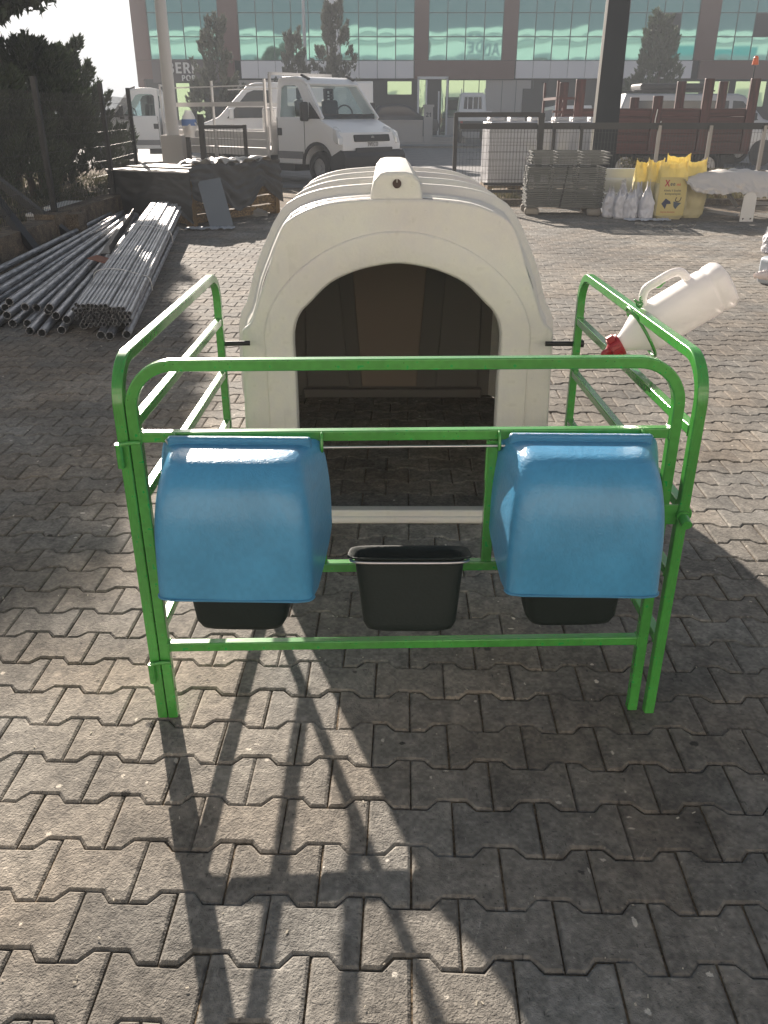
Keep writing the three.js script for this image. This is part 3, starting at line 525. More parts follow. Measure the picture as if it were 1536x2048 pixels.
function broad(name, label, [x, z], h, trunkH, w, seed, { n = 12000, leaf = 0.17, trunkR = 0.11, leanX = 0, clumps = 42, group, tones = [0.5, 1.5] } = {}) {
  const r = rng(seed), t = thing(name, label, 'tree', [x, 0, z], 0, group), S = [];
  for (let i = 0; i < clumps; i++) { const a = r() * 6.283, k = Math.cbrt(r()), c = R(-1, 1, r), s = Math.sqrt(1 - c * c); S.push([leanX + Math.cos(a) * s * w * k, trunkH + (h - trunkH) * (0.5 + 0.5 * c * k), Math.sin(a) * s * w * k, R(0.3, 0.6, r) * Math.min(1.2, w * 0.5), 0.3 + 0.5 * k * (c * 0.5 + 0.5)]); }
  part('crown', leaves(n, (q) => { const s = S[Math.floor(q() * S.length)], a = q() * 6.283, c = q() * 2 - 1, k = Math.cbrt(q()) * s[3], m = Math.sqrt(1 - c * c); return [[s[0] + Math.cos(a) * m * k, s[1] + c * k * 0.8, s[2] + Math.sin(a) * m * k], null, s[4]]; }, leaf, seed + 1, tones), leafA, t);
  const br = [rod(V(0, -0.05, 0), V(leanX * 0.6, trunkH, 0), trunkR, 10, trunkR * 0.7), rod(V(leanX * 0.6, trunkH, 0), V(leanX, trunkH + (h - trunkH) * 0.6, 0), trunkR * 0.7, 8, 0.03)];
  for (const s of S.slice(0, 14)) br.push(rod(V(leanX * 0.7, trunkH * 0.95 + (s[1] - trunkH) * 0.2, 0), V(s[0], s[1], s[2]), trunkR * 0.35, 6, 0.012));
  part('trunk', br, barkMat, t); return t;
}
// trees on the left beyond the fence: tall crowns with bare trunks shade the yard
const TG = 'shade trees along the left fence';
broad('shade_tree', 'high crowned tree at the far left behind the wire fence', [-5.9, -12.5], 4.0, 2.8, 1.7, 301, { n: 24000, clumps: 60, trunkR: 0.09, leanX: 0.1, group: TG });
broad('shade_tree', 'high crowned tree second from the camera in the left row', [-6.8, -15.5], 5.0, 3.2, 1.85, 302, { n: 28000, clumps: 70, trunkR: 0.1, leanX: 0, group: TG });
broad('shade_tree', 'high crowned tree third in the left row, level with the crate', [-8.0, -19.5], 6.2, 3.6, 1.95, 303, { n: 28000, clumps: 70, trunkR: 0.11, leanX: 0.1, group: TG });
broad('shade_tree', 'tallest high crowned tree rearmost in the left row', [-10.4, -24], 7.7, 4.2, 2.4, 304, { n: 22000, clumps: 60, trunkR: 0.12, group: TG });
const LG = 'low bushy trees behind the left fence';
conifer('low_tree', 'low bushy tree nearest the camera behind the left fence', 'tree', [-6.0, -13.2], 2.2, 0.95, 307, { n: 34000, sprays: 170, leaf: 0.07, base: 0.3, top: 0.45, stems: 3, lift: 0.8, group: LG });
conifer('low_tree', 'low bushy tree in the middle behind the left fence', 'tree', [-6.3, -16.4], 2.5, 1.05, 308, { n: 34000, sprays: 180, leaf: 0.08, base: 0.3, top: 0.4, stems: 3, lift: 0.8, group: LG });
conifer('low_tree', 'low bushy tree farthest back beside the white lorry cab', 'tree', [-7.4, -21], 2.8, 1.15, 306, { n: 30000, sprays: 170, leaf: 0.09, base: 0.4, top: 0.4, stems: 3, lift: 0.8, group: LG });
conifer('conifer', 'blue grey conifer behind the red trailer right of the dark pillar', 'tree', [11.55, -40], 5.1, 1.35, 401, { n: 24000, sprays: 190, leaf: 0.13, tones: [0.7, 1.9], stems: 2 });
conifer('conifer', 'dark conifer with thin tips right behind the white truck cab', 'tree', [-2.0, -38], 5.2, 1.3, 402, { n: 12000, sprays: 90, leaf: 0.12, stems: 3, lift: 1.4, mat: leafB });
conifer('conifer', 'dark conifer left of the thin pole behind the white truck', 'tree', [-3.7, -38.6], 4.3, 0.95, 403, { n: 9000, sprays: 70, leaf: 0.12, stems: 2, lift: 1.4, mat: leafB });
conifer('conifer', 'hazy conifer behind the white van left of the truck', 'tree', [-6.4, -36], 4.6, 1.15, 404, { n: 10000, sprays: 80, leaf: 0.12, stems: 2, lift: 1.2, mat: leafB });
// ---------------------------------------------------------------- left kerb wall, wire fence
const concMat = new THREE.MeshStandardMaterial({ map: soilTex, bumpMap: soilBump, bumpScale: 0.012, roughness: 0.95, color: col(0.62, 0.61, 0.6) });
function uvBox(w, h, d, x, y, z, s = 1.5, ry = 0) { const g = new THREE.BoxGeometry(w, h, d, 1, 1, 1), p = g.attributes.position, n = g.attributes.normal, uv = g.attributes.uv; for (let i = 0; i < p.count; i++) { const ax = Math.abs(n.getX(i)) > 0.5 ? [p.getZ(i), p.getY(i)] : Math.abs(n.getY(i)) > 0.5 ? [p.getX(i), p.getZ(i)] : [p.getX(i), p.getY(i)]; uv.setXY(i, ax[0] / s, ax[1] / s); } return place(g, x, y, z, 0, ry, 0); }
{
  const t = thing('kerb_wall', 'low concrete wall along the left edge of the yard', 'wall', [-4.02, 0, 0]);
  part('footing', [uvBox(0.24, 0.36, 8.5, -0.1, 0.16, -6.4), uvBox(0.26, 0.42, 4.4, -0.1, 0.19, -12.86)], concMat, t);
  part('buttress', [uvBox(0.3, 0.4, 0.3, 0.03, 0.17, -11.15)], concMat, t);
}
struct('planting_bed', ground(30, 22, -19.25, 0.1, -15, 1.7), soilMat);
const darkSteel = M(0.035, 0.035, 0.037, 0.5, 0.3), wireMat = M(0.05, 0.052, 0.05, 0.5, 0.4);
function wirePanel(t, a, b, y0, y1, pitch, rows, wob = 0.0, thick = 0.0045) {
  const L = a.distanceTo(b), d = b.clone().sub(a).normalize(), n = V(-d.z, 0, d.x), g = [], C = Math.floor(L / pitch);
  const ang = Math.atan2(-d.z, d.x);
  for (let i = 1; i < C; i++) { const p = a.clone().addScaledVector(d, i * L / C); if (!wob) g.push(box(thick, y1 - y0, thick, p.x, (y0 + y1) / 2, p.z, 0, ang, 0)); else { const ys = [y0, y0 + 0.12, y0 + 0.16, y0 + 0.2, y1 - 0.34, y1 - 0.3, y1 - 0.26, y1]; const o = [0, 0, wob, 0, 0, wob, 0, 0]; for (let k = 0; k < ys.length - 1; k++) g.push(bar(V(p.x, ys[k], p.z).addScaledVector(n, o[k]), V(p.x, ys[k + 1], p.z).addScaledVector(n, o[k + 1]), thick, thick, d)); } }
  for (let k = 0; k < rows; k++) { const y = y0 + (y1 - y0) * (k + 0.5) / rows, c = a.clone().add(b).multiplyScalar(0.5); g.push(box(L, thick, thick, c.x, y, c.z, 0, ang, 0)); }
  const m = part('wire_mesh', g, wireMat, t); m.userData.kind = 'stuff'; return m;
}
{
  const t = thing('wire_fence', 'dark wire mesh fence along the left kerb wall', 'fence', [0, 0, 0]);
  const P = [V(-4.15, 0.36, -6.0), V(-4.13, 0.36, -8.5), V(-4.12, 0.36, -11), V(-4.11, 0.36, -13.5), V(-4.4, 0.36, -16)];
  for (const p of P) part('post', box(0.06, 1.55, 0.06, p.x, 0.36 + 0.77, p.z), darkSteel, t);
  for (let i = 0; i < P.length - 1; i++) wirePanel(t, P[i], P[i + 1], 0.4, 1.75, 0.055, 7, 0.03);
}
// grass and weeds
function tufts(name, label, n, pick, h, seed, tone, group) {
  const r = rng(seed), pos = [], co = [], nor = [];
  for (let i = 0; i < n; i++) { const [x, y, z, k = 1] = pick(r), a = r() * 6.28, w = 0.006 * R(0.7, 1.6, r) * (1 + h), hh = h * R(0.4, 1.2, r) * k, bx = R(-0.5, 0.5, r) * hh, bz = R(-0.5, 0.5, r) * hh, c = R(0.6, 1.2, r), q = r(); const T = [tone[0] + (tone[3] - tone[0]) * q, tone[1] + (tone[4] - tone[1]) * q, tone[2] + (tone[5] - tone[2]) * q];
    const A = V(x - Math.cos(a) * w, y, z - Math.sin(a) * w), B = V(x + Math.cos(a) * w, y, z + Math.sin(a) * w), C = V(x + bx, y + hh, z + bz), nn = new THREE.Vector3().crossVectors(B.clone().sub(A), C.clone().sub(A)).normalize();
    for (const v of [A, B, C]) { pos.push(v.x, v.y, v.z); nor.push(nn.x, nn.y, nn.z); co.push(T[0] * c, T[1] * c, T[2] * c); } }
  const g = new THREE.BufferGeometry(); g.setAttribute('position', new THREE.Float32BufferAttribute(pos, 3)); g.setAttribute('normal', new THREE.Float32BufferAttribute(nor, 3)); g.setAttribute('color', new THREE.Float32BufferAttribute(co, 3)); g.setAttribute('uv', new THREE.BufferAttribute(new Float32Array(pos.length / 3 * 2), 2));
  return solo(name, g, grassMat, label, 'grass', group, 'stuff');
}
const grassMat = M(1, 1, 1, 0.85, 0, { vertexColors: true, side: THREE.DoubleSide, transmission: 0.25, thickness: 0 });
tufts('weeds', 'patchy weeds in the bed behind the left fence', 9000, (r) => { for (;;) { const x = R(-9, -4.3, r), z = R(-22, -6, r); if (n2(x * 0.6, z * 0.6) + 0.5 * n2(x * 2, z * 2) > -0.1) return [x, 0.1, z]; } }, 0.16, 71, [0.06, 0.09, 0.03, 0.2, 0.17, 0.09]);
// ---------------------------------------------------------------- steel pipes
const pipeTex = texture(512, (u, v) => { const a = N1(u, v, 30), b = N2(u, v, 160); let g = 0.72 + 0.3 * (a - 0.5) + 0.2 * (b - 0.5); g = clamp(g); return [g, g, g * 1.01]; });
const pipeMat = new THREE.MeshStandardMaterial({ map: pipeTex, color: col(0.68, 0.69, 0.71), roughness: 0.52, metalness: 0.85 });
function pipeGeo(r, len) { const n = 14, wall = Math.max(0.002, r * 0.12); const pr = [[r - wall, 0], [r, 0], [r, len], [r - wall, len], [r - wall, 0]].map((p) => new THREE.Vector2(...p)); const g = toCreasedNormals(new THREE.LatheGeometry(pr, n), 0.7); const p = g.attributes.position, uv = g.attributes.uv; for (let i = 0; i < p.count; i++) uv.setXY(i, Math.atan2(p.getX(i), p.getZ(i)) * 0.1, p.getY(i) / 3); return g; }
const thin = pipeGeo(0.0165, 6.2), thick = pipeGeo(0.031, 6.3);
function layPipe(m, a, b) { m.position.copy(a); m.quaternion.setFromUnitVectors(V(0, 1, 0), b.clone().sub(a).normalize()); }
{
  const t = thing('pipe_bundle', 'tied bundle of thin galvanised steel pipes lying on the paving', 'pipes', [-2.1, 0.0, -6.25]);
  const r = rng(61), end = V(-0.95, 0.16, -6.1), side = V(0.985, 0, -0.15);
  const rows = [[0, 10, -0.13], [1, 11, -0.16], [2, 12, -0.19], [3, 13, -0.215], [4, 12, -0.215], [5, 8, -0.215]];
  for (const [k, n, x0] of rows) for (let i = 0; i < n; i++) {
    const a = side.clone().multiplyScalar(x0 + i * 0.0336 + (k % 2) * 0.0168).add(V(0, 0.078 + k * 0.0287, R(-0.05, 0.05, r)));
    layPipe(part('pipe', thin, pipeMat, t), a, a.clone().add(end).add(V(R(-0.006, 0.006, r), R(-0.003, 0.003, r), 0)));
  }
  for (const f of [0.2, 0.62]) { const c = end.clone().multiplyScalar(f); const pts = [[-0.235, 0.05], [-0.245, 0.2], [-0.2, 0.245], [-0.02, 0.25], [0.1, 0.215], [0.22, 0.17], [0.24, 0.06]].map(([x, y]) => c.clone().addScaledVector(side, x).add(V(0, y, 0))); part('tie_wire', tube(pts, 0.005, 40, 6), zincMat, t); }
  const loose = (a, b, label, group) => { const m = solo('steel_pipe', thick, pipeMat, label, 'pipe', group); layPipe(m, a, b); return m; };
  // three lying at the foot of the bundle
  [[-1.905, -6.12, 'thick steel pipe lying rightmost at the foot of the tied bundle'], [-2.02, -6.08, 'thick steel pipe second from the right at the foot of the tied bundle'], [-2.09, -6.1, 'thick steel pipe third from the right under the tied bundle']].forEach(([x, z, l]) => loose(V(x, 0.0315, z), V(x - 1.0, 0.04, z - 6.1), l, 'thick pipes at the foot of the bundle'));
  const heap = [];
  for (let i = 0; i < 11; i++) heap.push([-2.32 - i * 0.115, 0.032, -6.05 - R(0, 0.5, r) - i * 0.02]);
  for (let i = 0; i < 9; i++) heap.push([-2.42 - i * 0.13, 0.09, -6.25 - R(0, 0.45, r) - i * 0.03]);
  for (let i = 0; i < 6; i++) heap.push([-2.6 - i * 0.2, 0.147, -6.45 - R(0, 0.4, r)]);
  for (const [x, y, z] of heap) { const k = y < 0.05 ? 'bottom' : y < 0.1 ? 'middle' : 'top'; loose(V(x, y, z), V(-3.45 + (x + 2.3) * 0.38 + R(-0.06, 0.06, r), y * 0.9 + 0.05, z - 6.1), 'loose thick steel pipe in the ' + k + ' layer of the heap left of the bundle', 'loose thick pipes, ' + k + ' layer'); }
  const rust = M(0.24, 0.1, 0.06, 0.85);
  solo('rusty_plate', box(0.12, 0.008, 0.34, -2.72, 0.235, -8.3, 0.1, 0.9, 0.05), rust, 'small rusty steel strip lying across the loose pipes', 'steel strip');
  solo('angle_bar', merge([bar(V(-2.75, 0.26, -8.5), V(-3.35, 0.3, -11.6), 0.1, 0.006), bar(V(-2.7, 0.3, -8.5), V(-3.3, 0.34, -11.6), 0.006, 0.08)]), darkSteel, 'dark steel angle bar lying between the pipe bundle and the heap', 'steel bar');
}
// leaning dark posts against the kerb wall
solo('leaning_post', bar(V(-3.72, 0.0, -9.45), V(-4.55, 0.9, -10.0), 0.09, 0.09), darkSteel, 'dark square steel post leaning on the left kerb wall nearest the camera', 'steel post');
solo('leaning_post', bar(V(-3.72, 0.02, -10.7), V(-4.75, 0.78, -10.95), 0.09, 0.09), darkSteel, 'dark square steel post leaning on the kerb wall farther from the camera', 'steel post');
for (const [x, y, z, w, h, d, l] of [[-4.5, 0.2, -11.9, 0.5, 0.22, 0.6, 'nearer short stack of boards with white tops behind the fence'], [-4.5, 0.22, -12.75, 0.5, 0.24, 0.95, 'longer stack of boards with white tops behind the fence']]) {
  const t = thing('board_stack', l, 'board stack', [x, 0.1, z], 0.05); for (let k = 0; k < 5; k++) part('board', rbox(w, h / 5 - 0.006, d, 0.004, R(-0.01, 0.01), h / 10 + k * h / 5, R(-0.015, 0.015)), k === 4 ? M(0.7, 0.7, 0.68, 0.7) : M(0.2, 0.19, 0.18, 0.8), t);
}
// ---------------------------------------------------------------- wooden crate under a tarpaulin
const woodTex = texture(512, (u, v) => { const a = N1(u, v * 0.1, 80), b = N2(u, v, 60), c = N3(u, v * 0.08, 200); let g = 0.5 + 0.3 * (a - 0.5) + 0.1 * (b - 0.5) + 0.2 * (c - 0.5); g = clamp(g); return [g * 1.12, g * 0.92, g * 0.62]; });
const woodMat = new THREE.MeshStandardMaterial({ map: woodTex, roughness: 0.85, color: col(0.6, 0.56, 0.47) });
const tarpDark = new THREE.MeshPhysicalMaterial({ color: col(0.05, 0.05, 0.05), roughness: 0.5, side: THREE.DoubleSide, bumpMap: waveBump, bumpScale: 0.03 });
{
  const t = thing('wooden_crate', 'large wooden crate partly wrapped in dark sheeting by the left fence', 'crate', [-2.953, 0, -14.19], -0.5);
  const W = 1.55, D = 2.2, H = 0.74;
  for (const sx of [-1, 1]) for (const sz of [-1, 1]) part('corner_post', box(0.14, H, 0.1, sx * (W / 2 - 0.07), H / 2, sz * (D / 2 - 0.05)), woodMat, t);
  for (let k = 0; k < 5; k++) { part('plank', box(W - 0.3, 0.125, 0.025, 0, 0.1 + k * 0.145, D / 2 - 0.03), k < 1 ? woodMat : woodMat, t); for (const s of [-1, 1]) part('plank', box(0.025, 0.125, D - 0.2, s * (W / 2 - 0.03), 0.1 + k * 0.145, 0), woodMat, t); }
  part('floor', box(W - 0.1, 0.05, D - 0.1, 0, 0.06, 0), woodMat, t);
  for (const [y, z] of [[0.765, 0.95], [0.79, 0.5]]) part('lid_board', box(W + 0.02, 0.02, 0.7, 0, y - 0.02, z - 0.12), M(0.3, 0.29, 0.28, 0.6), t);
  const s = thing('dark_tarpaulin', 'dark crumpled sheeting draped over the wooden crate', 'tarpaulin', [-2.953, 0, -14.19], -0.5);
  const sheet = gridGeo((u, v) => {                           // drapes over the front face and the right side
    const x = -W / 2 - 0.03 + (W + 0.08) * u, n = n3(u * 5, v * 6, 1) * 0.02;
    const h = H + 0.02 - (H - 0.12) * v - 0.14 * Math.sin(u * 7) * v - (u < 0.12 ? v * 0.05 : 0);
    return V(x, h + n * 0.5, D / 2 + 0.03 + n + 0.03 * v);
  }, 40, 24);
  part('sheet', sheet, tarpDark, s);
  part('side_sheet', gridGeo((u, v) => { const n = n3(u * 6, v * 5, 4) * 0.035, z = D / 2 + 0.05 - (D + 0.05) * u; return V(W / 2 + 0.04 + n + 0.04 * v, H + 0.1 + 0.05 * n3(u * 4, 0, 8) - (0.52 + 0.16 * n3(u * 3, 2, 2)) * v, z); }, 44, 20), tarpDark, s);
  part('top_sheet', gridGeo((u, v) => V(-W / 2 * 0.2 + (W * 0.6 + 0.05) * u, H + 0.08 + 0.06 * n3(u * 3, v * 5, 9) + 0.05 * u, D / 2 - 0.6 - (D - 0.8) * v), 30, 40), M(0.35, 0.34, 0.32, 0.5, 0, { side: THREE.DoubleSide }), s);
}
solo('steel_plate', (() => { const g = extrude([[-0.17, 0], [0.17, 0], [0.17, 0.72], [-0.17, 0.72]], 0.006, 0.001); return place(g, -2.36, 0.01, -12.72, -0.5, 0.25, 0.28); })(), M(0.16, 0.18, 0.2, 0.5, 0.4), 'grey steel plate leaning against the front of the wooden crate', 'steel plate');
solo('plastic_scrap', place(gridGeo((u, v) => V((u - 0.5) * 0.7, 0.012 + 0.03 * Math.abs(n2(u * 5, v * 5)), (v - 0.5) * 0.25), 20, 10), -2.5, 0.004, -12.55, 0, 0.1, 0), M(0.5, 0.52, 0.55, 0.4, 0, { side: THREE.DoubleSide }), 'crumpled clear plastic scrap on the ground under the leaning plate', 'plastic sheet');
solo('rag_heap', place(gridGeo((u, v) => { const a = u * 6.283, rr = Math.cos(v * 1.5) * (0.3 + 0.06 * n2(u * 6, v * 3)); return V(Math.cos(a) * rr, 0.14 * Math.sin(v * 1.5) + 0.02 * n3(u * 9, v * 5, 1), Math.sin(a) * rr * 0.6); }, 36, 10), -2.2, 0, -14.3, 0, 0, 0), M(0.2, 0.19, 0.17, 0.9, 0, { side: THREE.DoubleSide }), 'low grey heap of rags at the right end of the wooden crate', 'rags');
// small swing gate behind the crate with hanging bag
{
  const t = thing('mesh_gate', 'small dark mesh gate behind the wooden crate', 'gate', [0, 0, -15.9]);
  part('frame', [box(0.09, 1.5, 0.09, -3.17, 0.75, 0), box(0.06, 1.35, 0.06, -2.42, 0.66, 0), box(0.72, 0.06, 0.05, -2.79, 1.3, 0), box(0.72, 0.05, 0.05, -2.79, 0.16, 0)], darkSteel, t);
  wirePanel(t, V(-3.12, 0, 0), V(-2.45, 0, 0), 0.18, 1.28, 0.055, 9);
  part('post', box(0.07, 1.4, 0.07, -3.42, 0.7, 0), darkSteel, t);
  const b = gridGeo((u, v) => { const a = u * 6.283, rr = (0.05 + 0.075 * Math.sin(Math.min(1, v * 1.15) * Math.PI * 0.82)) * (1 + 0.12 * n3(Math.cos(a), Math.sin(a), v * 4)); return V(Math.cos(a) * rr, -0.42 * v, Math.sin(a) * rr * 0.7); }, 24, 18);
  const bag = solo('carrier_bag', place(b, -3.36, 1.56, -15.82), M(0.8, 0.8, 0.8, 0.5, 0, { side: THREE.DoubleSide, transmission: 0.3, thickness: 0 }), 'white plastic carrier bag with blue band hanging on the mesh gate post', 'carrier bag');
  part('blue_band', gridGeo((u, v) => { const a = u * 6.283, rr = 0.129; return V(Math.cos(a) * rr, -0.1 * v, Math.sin(a) * rr * 0.72); }, 24, 2).translate(-3.36, 1.42, -15.82), M(0.12, 0.22, 0.5, 0.5, 0, { side: THREE.DoubleSide }), bag);
}
// poles
{
  const t = thing('concrete_pole', 'thick pale concrete pole left of the white van', 'pole', [-5.55, 0, -24]);
  part('shaft', rod(V(0, -0.05, 0), V(0.02, 6.5, 0), 0.17, 14, 0.12), M(0.6, 0.58, 0.55, 0.85), t);
  part('base', box(0.55, 1.0, 0.5, 0, 0.5, 0), M(0.42, 0.4, 0.38, 0.9), t);
  const u = thing('lamp_pole', 'thin grey steel pole in front of the glass building', 'pole', [-3.75, 0, -45]);
  part('shaft', rod(V(0, -0.05, 0), V(0, 9, 0), 0.1, 12, 0.06), M(0.5, 0.5, 0.52, 0.5, 0.4), u);
  part('flange', place(new THREE.CylinderGeometry(0.2, 0.2, 0.05, 12), 0, 0.02, 0), M(0.4, 0.4, 0.42, 0.5, 0.4), u);
}
// ---------------------------------------------------------------- vehicles
const paintW = new THREE.MeshPhysicalMaterial({ color: col(0.8, 0.81, 0.82), roughness: 0.42, clearcoat: 0.4, clearcoatRoughness: 0.15, side: THREE.DoubleSide, bumpMap: hutchBump, bumpScale: 0.0006 });
const glassV = M(0.03, 0.035, 0.04, 0.06, 0, { specularIntensity: 1 }), seeGlass = M(0.75, 0.82, 0.82, 0.03, 0, { transmission: 1, thickness: 0 });
const rubber = M(0.018, 0.018, 0.019, 0.85), blackPl = M(0.03, 0.031, 0.034, 0.6), rimM = M(0.35, 0.35, 0.36, 0.4, 0.8), lampM = M(0.75, 0.77, 0.78, 0.12, 0.2), redLamp = M(0.4, 0.03, 0.02, 0.3);
const tyreGeo = (() => { const g = new THREE.LatheGeometry([[0.21, -0.1], [0.3, -0.11], [0.345, -0.09], [0.36, -0.05], [0.36, 0.05], [0.345, 0.09], [0.3, 0.11], [0.21, 0.1], [0.21, -0.1]].map((p) => new THREE.Vector2(...p)), 32); return g.rotateX(Math.PI / 2); })();
const rimGeo = merge([new THREE.CylinderGeometry(0.215, 0.215, 0.12, 24).rotateX(Math.PI / 2), new THREE.CylinderGeometry(0.07, 0.09, 0.16, 12).rotateX(Math.PI / 2), ...Array.from({ length: 6 }, (_, i) => place(new THREE.CylinderGeometry(0.02, 0.02, 0.15, 8), 0.13 * Math.cos(i * 1.047), 0.13 * Math.sin(i * 1.047), 0, Math.PI / 2))]);
function wheel(t, x, z, y = 0.36, s = 1) { const w = new THREE.Group(); w.name = 'wheel'; w.position.set(x, y, z); w.scale.setScalar(s); t.add(w); part('tyre', tyreGeo, rubber, w); part('rim', rimGeo, rimM, w); return w; }
const glassPlate = (pts, z, m, t, name = 'side_window', th = 0.012) => part(name, extrude(pts, th).translate(0, 0, z), m, t);
// small flatbed lorry: x forward, +z is its right side, origin on the ground under the back of the cab
function makeFlatbed(label, [x, z], turn, opts = {}) {
  const t = thing('flatbed_truck', label, 'truck', [x, 0, z], turn);
  const Wd = 1.9, hw = Wd / 2;
  const arch = []; for (let i = 0; i <= 12; i++) { const a = Math.PI - i / 12 * Math.PI; arch.push([1.45 + 0.47 * Math.cos(a), 0.42 + 0.44 * Math.sin(a)]); }
  const low = [[0, 0.42], ...arch, [2.22, 0.5], [2.3, 0.62], [2.31, 0.86], [2.22, 1.12], [1.62, 1.36], [1.5, 1.42], [0, 1.42]];
  part('cab_body', toCreasedNormals(extrude(low, Wd, 0.035, [], 3).translate(0, 0, -hw), 0.7), paintW, t);
  // greenhouse: pillars, roof, back wall
  const taper = (g) => { const p = g.attributes.position; for (let i = 0; i < p.count; i++) { const y = p.getY(i); if (y > 1.42) p.setZ(i, p.getZ(i) * (1 - 0.12 * (y - 1.42) / 0.85)); } g.computeVertexNormals(); return g; };
  const side = [[0, 1.4], [1.6, 1.4], [0.98, 2.1], [0.8, 2.2], [0.02, 2.24], [0, 2.2]];
  const hole = [[0.12, 1.44], [1.12, 1.44], [1.16, 1.46], [0.72, 2.06], [0.6, 2.1], [0.2, 2.1], [0.12, 2.04]];
  for (const s of [-1, 1]) part('cab_side', taper(toCreasedNormals(extrude(side, 0.06, 0.008, [hole]).translate(0, 0, s > 0 ? hw - 0.075 : -hw + 0.015), 0.5)), paintW, t);
  for (const s of [-1, 1]) part('side_window', taper(extrude(hole, 0.006).translate(0, 0, s > 0 ? hw - 0.05 : -hw + 0.044)), seeGlass, t);
  part('roof', toCreasedNormals(extrude([[0, 2.18], [0.86, 2.16], [1.0, 2.09], [1.04, 2.13], [0.92, 2.23], [0.7, 2.285], [0.2, 2.29], [0.02, 2.26]], 1.68, 0.03, [], 3).translate(0, 0, -0.84), 0.7), paintW, t);
  part('cab_back', [box(0.04, 0.3, 1.7, 0.03, 1.52, 0), box(0.04, 0.86, 0.2, 0.03, 1.8, -0.7), box(0.04, 0.86, 0.2, 0.03, 1.8, 0.7), box(0.04, 0.12, 1.6, 0.03, 2.16, 0), box(0.05, 0.6, 0.05, 0.03, 1.9, 0.15)], paintW, t);
  const wl = 0.86; part('windscreen', (() => { const g = new THREE.BufferGeometry(); const a = [[1.6, 1.41, 0.88], [1.6, 1.41, -0.88], [1.0, 2.1, -0.77], [1.0, 2.1, 0.77]]; const p = []; for (const k of [0, 1, 2, 0, 2, 3]) p.push(...a[k]); g.setAttribute('position', new THREE.Float32BufferAttribute(p, 3)); g.computeVertexNormals(); return g; })(), seeGlass, t);
  for (const s of [-1, 1]) part('pillar', bar(V(1.6, 1.4, s * 0.9), V(0.98, 2.12, s * 0.79), 0.06, 0.07), paintW, t);
  part('dashboard', box(0.5, 0.16, 1.66, 1.3, 1.42, 0), blackPl, t);
  part('steering_wheel', place(new THREE.TorusGeometry(0.19, 0.018, 8, 24), 0.95, 1.5, -0.42, 0, Math.PI / 2 - 0.6, 0), blackPl, t);
  for (const z of [-0.45, 0.42]) { const s = part('seat', [rbox(0.14, 0.62, 0.48, 0.06, 0.42, 1.5, z, 0, 0, 0.12), rbox(0.1, 0.22, 0.07, 0.02, 0.36, 1.92, z - 0.1), rbox(0.1, 0.22, 0.07, 0.02, 0.36, 1.92, z + 0.1), rbox(0.1, 0.05, 0.26, 0.02, 0.35, 2.03, z), rbox(0.1, 0.03, 0.26, 0.01, 0.36, 1.93, z), rbox(0.1, 0.03, 0.26, 0.01, 0.37, 1.86, z)], blackPl, t); }
  // front
  part('bumper', toCreasedNormals(extrude([[1.93, 0.3], [2.3, 0.3], [2.42, 0.36], [2.44, 0.62], [2.36, 0.74], [2.24, 0.76], [1.93, 0.62]], 2.0, 0.03, [], 2).translate(0, 0, -1), 0.6), blackPl, t);
  part('grille', rbox(0.05, 0.15, 1.15, 0.02, 2.285, 1.0, 0, 0, 0, 0.3), blackPl, t);
  part('lower_grille', rbox(0.05, 0.13, 1.2, 0.02, 2.36, 0.74, 0), blackPl, t);
  part('emblem', place(new THREE.CylinderGeometry(0.05, 0.05, 0.02, 16), 2.3, 1.0, 0, 0, 0, Math.PI / 2 - 0.3), rimM, t);
  part('nose_letters', text('IVECO', 0.085, 0.012).rotateY(Math.PI / 2).translate(2.312, 0.875, 0), rimM, t);
  for (const s of [-1, 1]) {
    const hl = extrude([[-0.34, 0.12], [-0.2, 0.26], [0.0, 0.2], [0.14, 0.03], [0.16, -0.1], [0, -0.09], [-0.2, -0.02]], 0.14, 0.03, [], 2);
    part('headlight', place(hl, 2.15, 0.98, s * 0.86, 0, -s * 0.35, 0), lampM, t);
    part('mirror', [rbox(0.12, 0.4, 0.2, 0.04, 1.2, 1.55, s * 1.1), rod(V(1.2, 1.4, s * 0.9), V(1.2, 1.45, s * 1.08), 0.02)], blackPl, t);
    part('mirror_corner', extrude([[0.0, 0], [0.38, 0], [0.02, 0.34]], 0.03, 0.005).translate(1.18, 1.4, s > 0 ? hw - 0.03 : -hw), blackPl, t);
    part('roof_lamp', rbox(0.28, 0.05, 0.08, 0.02, 0.85, 2.27, s * 0.72, 0, 0, -0.35), blackPl, t);
  }
  for (const s of [-1, 1]) { part('door_handle', rbox(0.16, 0.16, 0.03, 0.02, 0.13, 1.12, s * (hw + 0.004)), blackPl, t); part('side_trim', box(0.92, 0.16, 0.02, 0.5, 0.62, s * (hw + 0.006)), M(0.2, 0.2, 0.21, 0.6), t); part('door_gap', [box(0.014, 0.95, 0.006, 0.05, 0.95, s * (hw + 0.002)), box(0.014, 0.9, 0.006, 1.02, 0.97, s * (hw + 0.002))], blackPl, t); part('wheel_arch', (() => { const p = []; for (let i = 0; i <= 14; i++) { const a = i / 14 * Math.PI; p.push([0.52 * Math.cos(a), 0.5 * Math.sin(a)]); } for (let i = 14; i >= 0; i--) { const a = i / 14 * Math.PI; p.push([0.45 * Math.cos(a), 0.43 * Math.sin(a)]); } return extrude(p, 0.05, 0.01).translate(1.45, 0.42, s > 0 ? hw - 0.02 : -hw - 0.03); })(), blackPl, t); }
  part('wiper', [rod(V(1.62, 1.43, 0.5), V(1.55, 1.5, -0.1), 0.012, 6), rod(V(1.62, 1.43, -0.2), V(1.55, 1.5, -0.75), 0.012, 6)], blackPl, t);
